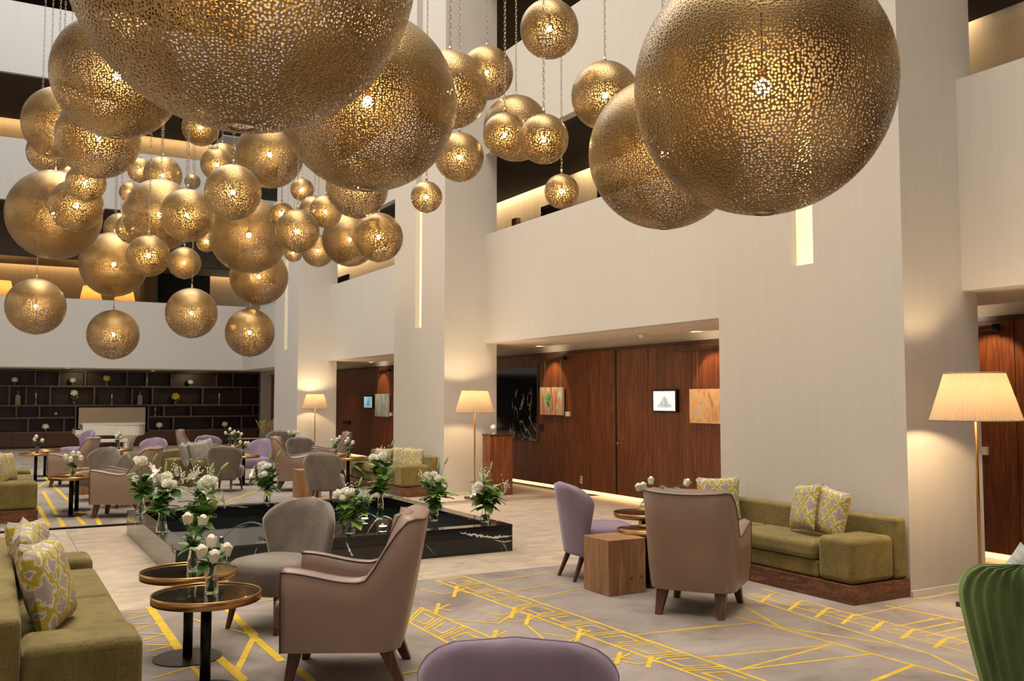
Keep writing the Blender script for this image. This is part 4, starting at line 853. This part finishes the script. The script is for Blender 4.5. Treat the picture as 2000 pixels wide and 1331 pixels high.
# =============== FLOWERS ===============
def leafmesh(mat,l=.10,w=.042):
    m=MB(); n=5; vs=[];
    for i in range(n):
        s=i/(n-1); ww=w*math.sin(PI*min(.97,s*.9+.08))*.5*1.6; zc=.25*l*s*s
        vs+=[(l*s,-ww,-zc+.12*w),(l*s,0,-zc),(l*s,ww,-zc+.12*w)]
    m.add(vs,[f for i in range(n-1) for f in ((3*i,3*i+3,3*i+4,3*i+1),(3*i+1,3*i+4,3*i+5,3*i+2))]); return m.mesh('leaf',mat,True)
LM={k:leafmesh(k) for k in ('leaf_green','leaf_light','leaf_dark')}
def rosemesh():
    m=MB(); m.lathe([(.006,-.032),(.018,-.02),(.024,0),(.022,.018),(.013,.034),(.004,.038)],10)
    for k in range(5):
        a=k*1.256; m.grid(lambda u,v:((.020+.009*v**1.0+.003)*math.cos(a+(u-.5)*1.5),(.020+.009*v)*math.sin(a+(u-.5)*1.5),-.02+.045*v-.012*(2*u-1)**2),5,4)
    return m.mesh('rose','petal_cream',True)
def lilymesh():
    m=MB()
    for k in range(6):
        a=k*PI/3
        def f(u,v,a=a):
            r=.012+.075*v; wd=.022*math.sin(PI*min(.98,.15+.85*v)); z=.07*v-.05*v*v; x=r; y=(u-.5)*2*wd; z+=.006*(2*u-1)**2; return (x*math.cos(a)-y*math.sin(a),x*math.sin(a)+y*math.cos(a),z)
        m.grid(f,3,6)
    return m.mesh('lily','petal_white',True)
def mummesh():
    m=MB(); 
    for i in range(34):
        z=1-1.25*(i+.5)/34; a=i*2.39996; q=math.sqrt(max(0,1-z*z)); d=Vector((q*math.cos(a),q*math.sin(a),z)); s=Vector((-math.sin(a),math.cos(a),0))*.010; p=d*.034; e=d*.014; u=d.cross(s).normalized()*.006
        m.add([e,p*.9+s,p*1.08+u,p*.9-s],[(0,1,2,3)])
    m.sphere((0,0,0),.026,8,6); return m.mesh('chrysanthemum','petal_white',False)
def budmesh(): return MB().lathe([(.004,0),(.011,.02),(.012,.05),(.006,.085),(.001,.095)],8).mesh('lily_bud','leaf_light',True)
BM={'rose':rosemesh(),'lily':lilymesh(),'mum':mummesh(),'bud':budmesh()}
def bouquet(loc,h,label,kind,seed,vh=.17,vr=.045,flowers=None,spread=.16,leaves=26,gyps=True,tall=1.0,group='flower vases around the fountain',lean=(0,0)):
    rnd=random.Random(seed); t=thing('flower_vase',loc,0,label,'flower vase',group)
    MB().lathe([(vr*.8,.0),(vr,.012),(vr*.98,vh*.35),(vr*.62,vh*.72),(vr*.60,vh*.9),(vr*.78,vh)],20,caps=False).lathe([(0.001,.002),(vr*.8,.002)],20,caps=False).build('glass_vase','clear_glass',t,True,solid=.004)
    MB().lathe([(.001,.006),(vr*.78,.007),(vr*.9,.02),(vr*.88,vh*.35),(vr*.72,vh*.5),(.001,vh*.5)],16,caps=False).build('water','water',t,True)
    stems=MB(); tips=[]
    def stem(dx,dy,z):
        b=Vector((rnd.uniform(-1,1)*vr*.4,rnd.uniform(-1,1)*vr*.4,.02)); nk=Vector((-b.x*.4,-b.y*.4,vh*.8)); e=Vector((dx+lean[0]*z,dy+lean[1]*z,z)); mid=nk.lerp(e,.5)+Vector((0,0,.02))
        stems.tube([b,nk,mid,e],.0028,5); tips.append((nk,mid,e)); return e
    def put(me,name,p,ang,tilt,s=1):
        o=link(name,me,t,loc=p); o.rotation_euler=(0,tilt,ang); o.scale=(s,s,s)
    for nm,dx,dy,z in flowers:
        e=stem(dx*1.1,dy,z*tall*(1.12 if kind=='mixed' else 1)); ang=math.atan2(dy,dx); tl=min(.9,math.hypot(dx,dy)*5)
        if nm=='rose': put(BM['rose'],'rose',e,ang,tl*.5,1.05)
        elif nm=='lily': put(BM['lily'],'lily',e,ang,tl+.5,1.0)
        elif nm=='bud': put(BM['bud'],'lily_bud',e,ang,tl,1)
        elif nm=='mum':
            for k in range(6): put(BM['mum'],'chrysanthemum',e+Vector((rnd.uniform(-.05,.05),rnd.uniform(-.05,.05),rnd.uniform(-.03,.03))),rnd.uniform(0,6),rnd.uniform(0,.7),1.25)
        elif nm=='gyp':
            g=MB()
            for k in range(26):
                q=e+Vector((rnd.gauss(0,.03),rnd.gauss(0,.03),rnd.gauss(0,.03))); g.sphere(q,.0055,5,3); 
                if k%2: g.tube([e+Vector((0,0,-.08)),q],.0008,3)
            tag(g.build('baby_breath','petal_white',t),kind='stuff')
        elif nm=='tw':
            pass
    for _ in range(4): stem(rnd.uniform(-1,1)*spread*.8,rnd.uniform(-1,1)*spread*.8,h*rnd.uniform(.55,.85))
    stems.build('stems','stem_green',t,True)
    for k in range(int(leaves*(1.7 if kind=='mixed' else 1.2))):
        nk,mid,e=rnd.choice(tips); s=rnd.uniform(.05,.72); p=nk.lerp(mid,min(1,s*2)) if s<.5 else mid.lerp(e,s*2-1)
        mt=rnd.choice(['leaf_green','leaf_green','leaf_dark','leaf_light']) if kind=='mixed' else rnd.choice(['leaf_dark','leaf_green'])
        put(LM[mt],'leaf',p,rnd.uniform(0,2*PI),rnd.uniform(-1.0,.35),rnd.uniform(.8,1.5)*(1.15 if kind=='mixed' else .8))
    return t
# roses on the near tables
zt_=.50
def on(px,py,z): return gz(px,py,z)
bouquet(on(376,1120,.494),.3,'roses in a small vase on the farther brass rimmed table','rose',11,.16,.032,[('rose',-.03,.0,.31),('rose',.05,.02,.29)],.06,12,group='white rose vases on the side tables')
bouquet(on(413,1163,.494),.25,'four white roses in a vase on the nearer brass rimmed table','rose',12,.165,.034,[('rose',.0,.03,.265),('rose',-.05,-.02,.225),('rose',.06,-.02,.225),('rose',-.0,-.05,.20)],.06,12,group='white rose vases on the side tables')
# fountain vases
FZ=.262
def onrim(px,x=None,y=None):
    # point of the coping seen at this bearing
    d=ray(px,1000); 
    if y is not None: return Vector((d.x/d.y*y,y,FZ))
    return Vector((x,d.y/d.x*x,FZ))
yf=8.06; yb=10.98; xl_=1.44; xr_=4.44
bouquet(onrim(275,y=10.6),.5,'left corner vase of white lilies and chrysanthemums at the back of the fountain','mixed',21,.2,.045,[('mum',.0,.0,.50),('mum',-.05,.0,.36),('lily',.08,-.05,.42),('bud',.10,.0,.50),('bud',-.1,.02,.52)],.18,34)
bouquet(onrim(317,y=9.05),.45,'vase with a thick white chrysanthemum cluster on the left fountain rim','mixed',22,.2,.05,[('mum',.0,.0,.44),('mum',.03,-.05,.40),('lily',-.05,.0,.47),('bud',.02,.02,.50),('gyp',.12,.05,.52),('gyp',.16,.0,.46)],.16,34)
bouquet(onrim(384,y=8.10),.5,'tallest lily bouquet at the near left corner of the fountain','mixed',23,.18,.05,[('lily',.02,.0,.42),('lily',.17,-.02,.34),('lily',-.02,.03,.50),('bud',.09,.02,.54),('bud',.17,.0,.56),('gyp',.0,.05,.58),('gyp',.1,.1,.52),('mum',.08,.0,.47),('lily',.06,-.05,.37)],.2,46)
bouquet(onrim(521,y=10.95),.45,'vase on the back fountain rim in front of the taupe armchair','mixed',24,.17,.04,[('mum',-.03,.0,.38),('mum',.0,.0,.30),('bud',.10,.0,.48),('bud',.02,.0,.44),('gyp',.05,.0,.36),('lily',-.14,.0,.32)],.17,34)
bouquet(onrim(684,y=8.12),.45,'squat bouquet of white chrysanthemums on the front fountain rim','mixed',25,.13,.045,[('mum',-.06,.0,.31),('mum',.0,.0,.33),('mum',-.02,-.02,.26),('bud',.07,.0,.38),('bud',.15,.0,.24),('gyp',.0,.02,.37),('lily',.12,.02,.27)],.15,44)
bouquet(onrim(743,y=8.95),.55,'tall slim vase with lilies rising behind the squat bouquet, standing in the fountain','mixed',26,.32,.035,[('mum',-.03,.0,.56),('lily',.06,.0,.54),('bud',.1,.0,.66),('bud',-.18,.02,.44),('gyp',.02,.02,.62)],.22,34)
bouquet(onrim(848,y=8.55),.45,'vase with one white lily and a tall bud on the right part of the fountain','mixed',27,.20,.045,[('mum',-.02,.0,.40),('lily',.07,.0,.34),('bud',.10,.0,.50),('bud',.04,.02,.46),('gyp',-.11,.0,.42)],.15,36)
bouquet(onrim(948,y=8.20),.5,'bouquet at the right corner of the fountain with a sprig reaching right','mixed',28,.16,.05,[('lily',-.09,.0,.27),('lily',.07,.0,.26),('mum',-.05,.02,.32),('bud',-.02,.0,.40),('bud',.05,.0,.46),('gyp',.0,.02,.44),('gyp',.20,.0,.32),('gyp',-.03,.0,.42)],.15,46)
# small far vases
gt2='white rose vases on the side tables'
def far(px,dep,label,fl,seed,z=.494,**k): v=gd(px,900,dep); bouquet((v.x,v.y,z),.25,label,'rose',seed,.15,.034,fl,.06,10,group=gt2,**k)
far(143,11.7,'vase of seven white roses on the left side table',[('rose',-.08,0,.26),('rose',.0,.0,.30),('rose',.05,.02,.29),('rose',.08,0,.24),('rose',-.03,-.05,.23),('rose',.02,.05,.27)],31)
far(72,16.6,'tulip vase on the far left side table',[('rose',-.02,0,.31),('rose',.07,0,.24),('rose',-.04,.02,.26)],32)
far(448,19.15,'left one of the twin tulip vases before the bookshelf',[('rose',.0,0,.36),('rose',-.08,0,.28),('rose',.04,0,.27)],33); far(459,19.25,'right one of the twin tulip vases before the bookshelf',[('rose',.05,0,.28),('rose',.11,0,.25),('rose',-.02,0,.30)],34)
far(475,15.9,'small rose vase beside the lilac chair',[('rose',-.05,0,.24),('rose',.03,0,.22),('rose',.07,0,.22)],35); far(231,17.9,'rose vase in front of the piano legs',[('rose',-.04,0,.26),('rose',.03,0,.25),('rose',.0,.02,.31)],36)
far(680,15.4,'tulip vase left of the middle sofa',[('rose',-.01,0,.32),('rose',.07,0,.26),('rose',-.04,0,.27)],37); far(655,16.25,'tulip vase beside the far taupe armchair back',[('rose',-.06,0,.25),('rose',.02,0,.27),('rose',.07,0,.31)],38)
v=gd(572,900,20.0); tt=dup(TA,(v.x,v.y,0),0,'far side table behind the dark grey chair'); far(572,20.0,'row of white roses behind the dark grey chair',[('rose',-.09,0,.26),('rose',.02,0,.26),('rose',.09,0,.27)],39)
v=gd(231,900,17.9); dup(TA,(v.x,v.y,0),0,'side table with roses in front of the piano legs')
far(1268,7.95,'vase with two white tulips showing above the right armchair back',[('rose',.03,.02,.29),('rose',-.06,0,.25),('rose',-.09,.02,.24),('rose',.30,-.1,.27)],40)

# everything that stands on a rug stands on its pile
for o in list(C.objects):
    if o.parent is None and o.type=='EMPTY' and o.get('category') and abs(o.location.z)<1e-4:
        x,y=o.location.x,o.location.y
        if (-2.5<x<6.05 and 1<y<7.05) or (-2.5<x<5.5 and 11.95<y<24) or (x<7.15 and 1<y<4.55): o.location.z=.0102
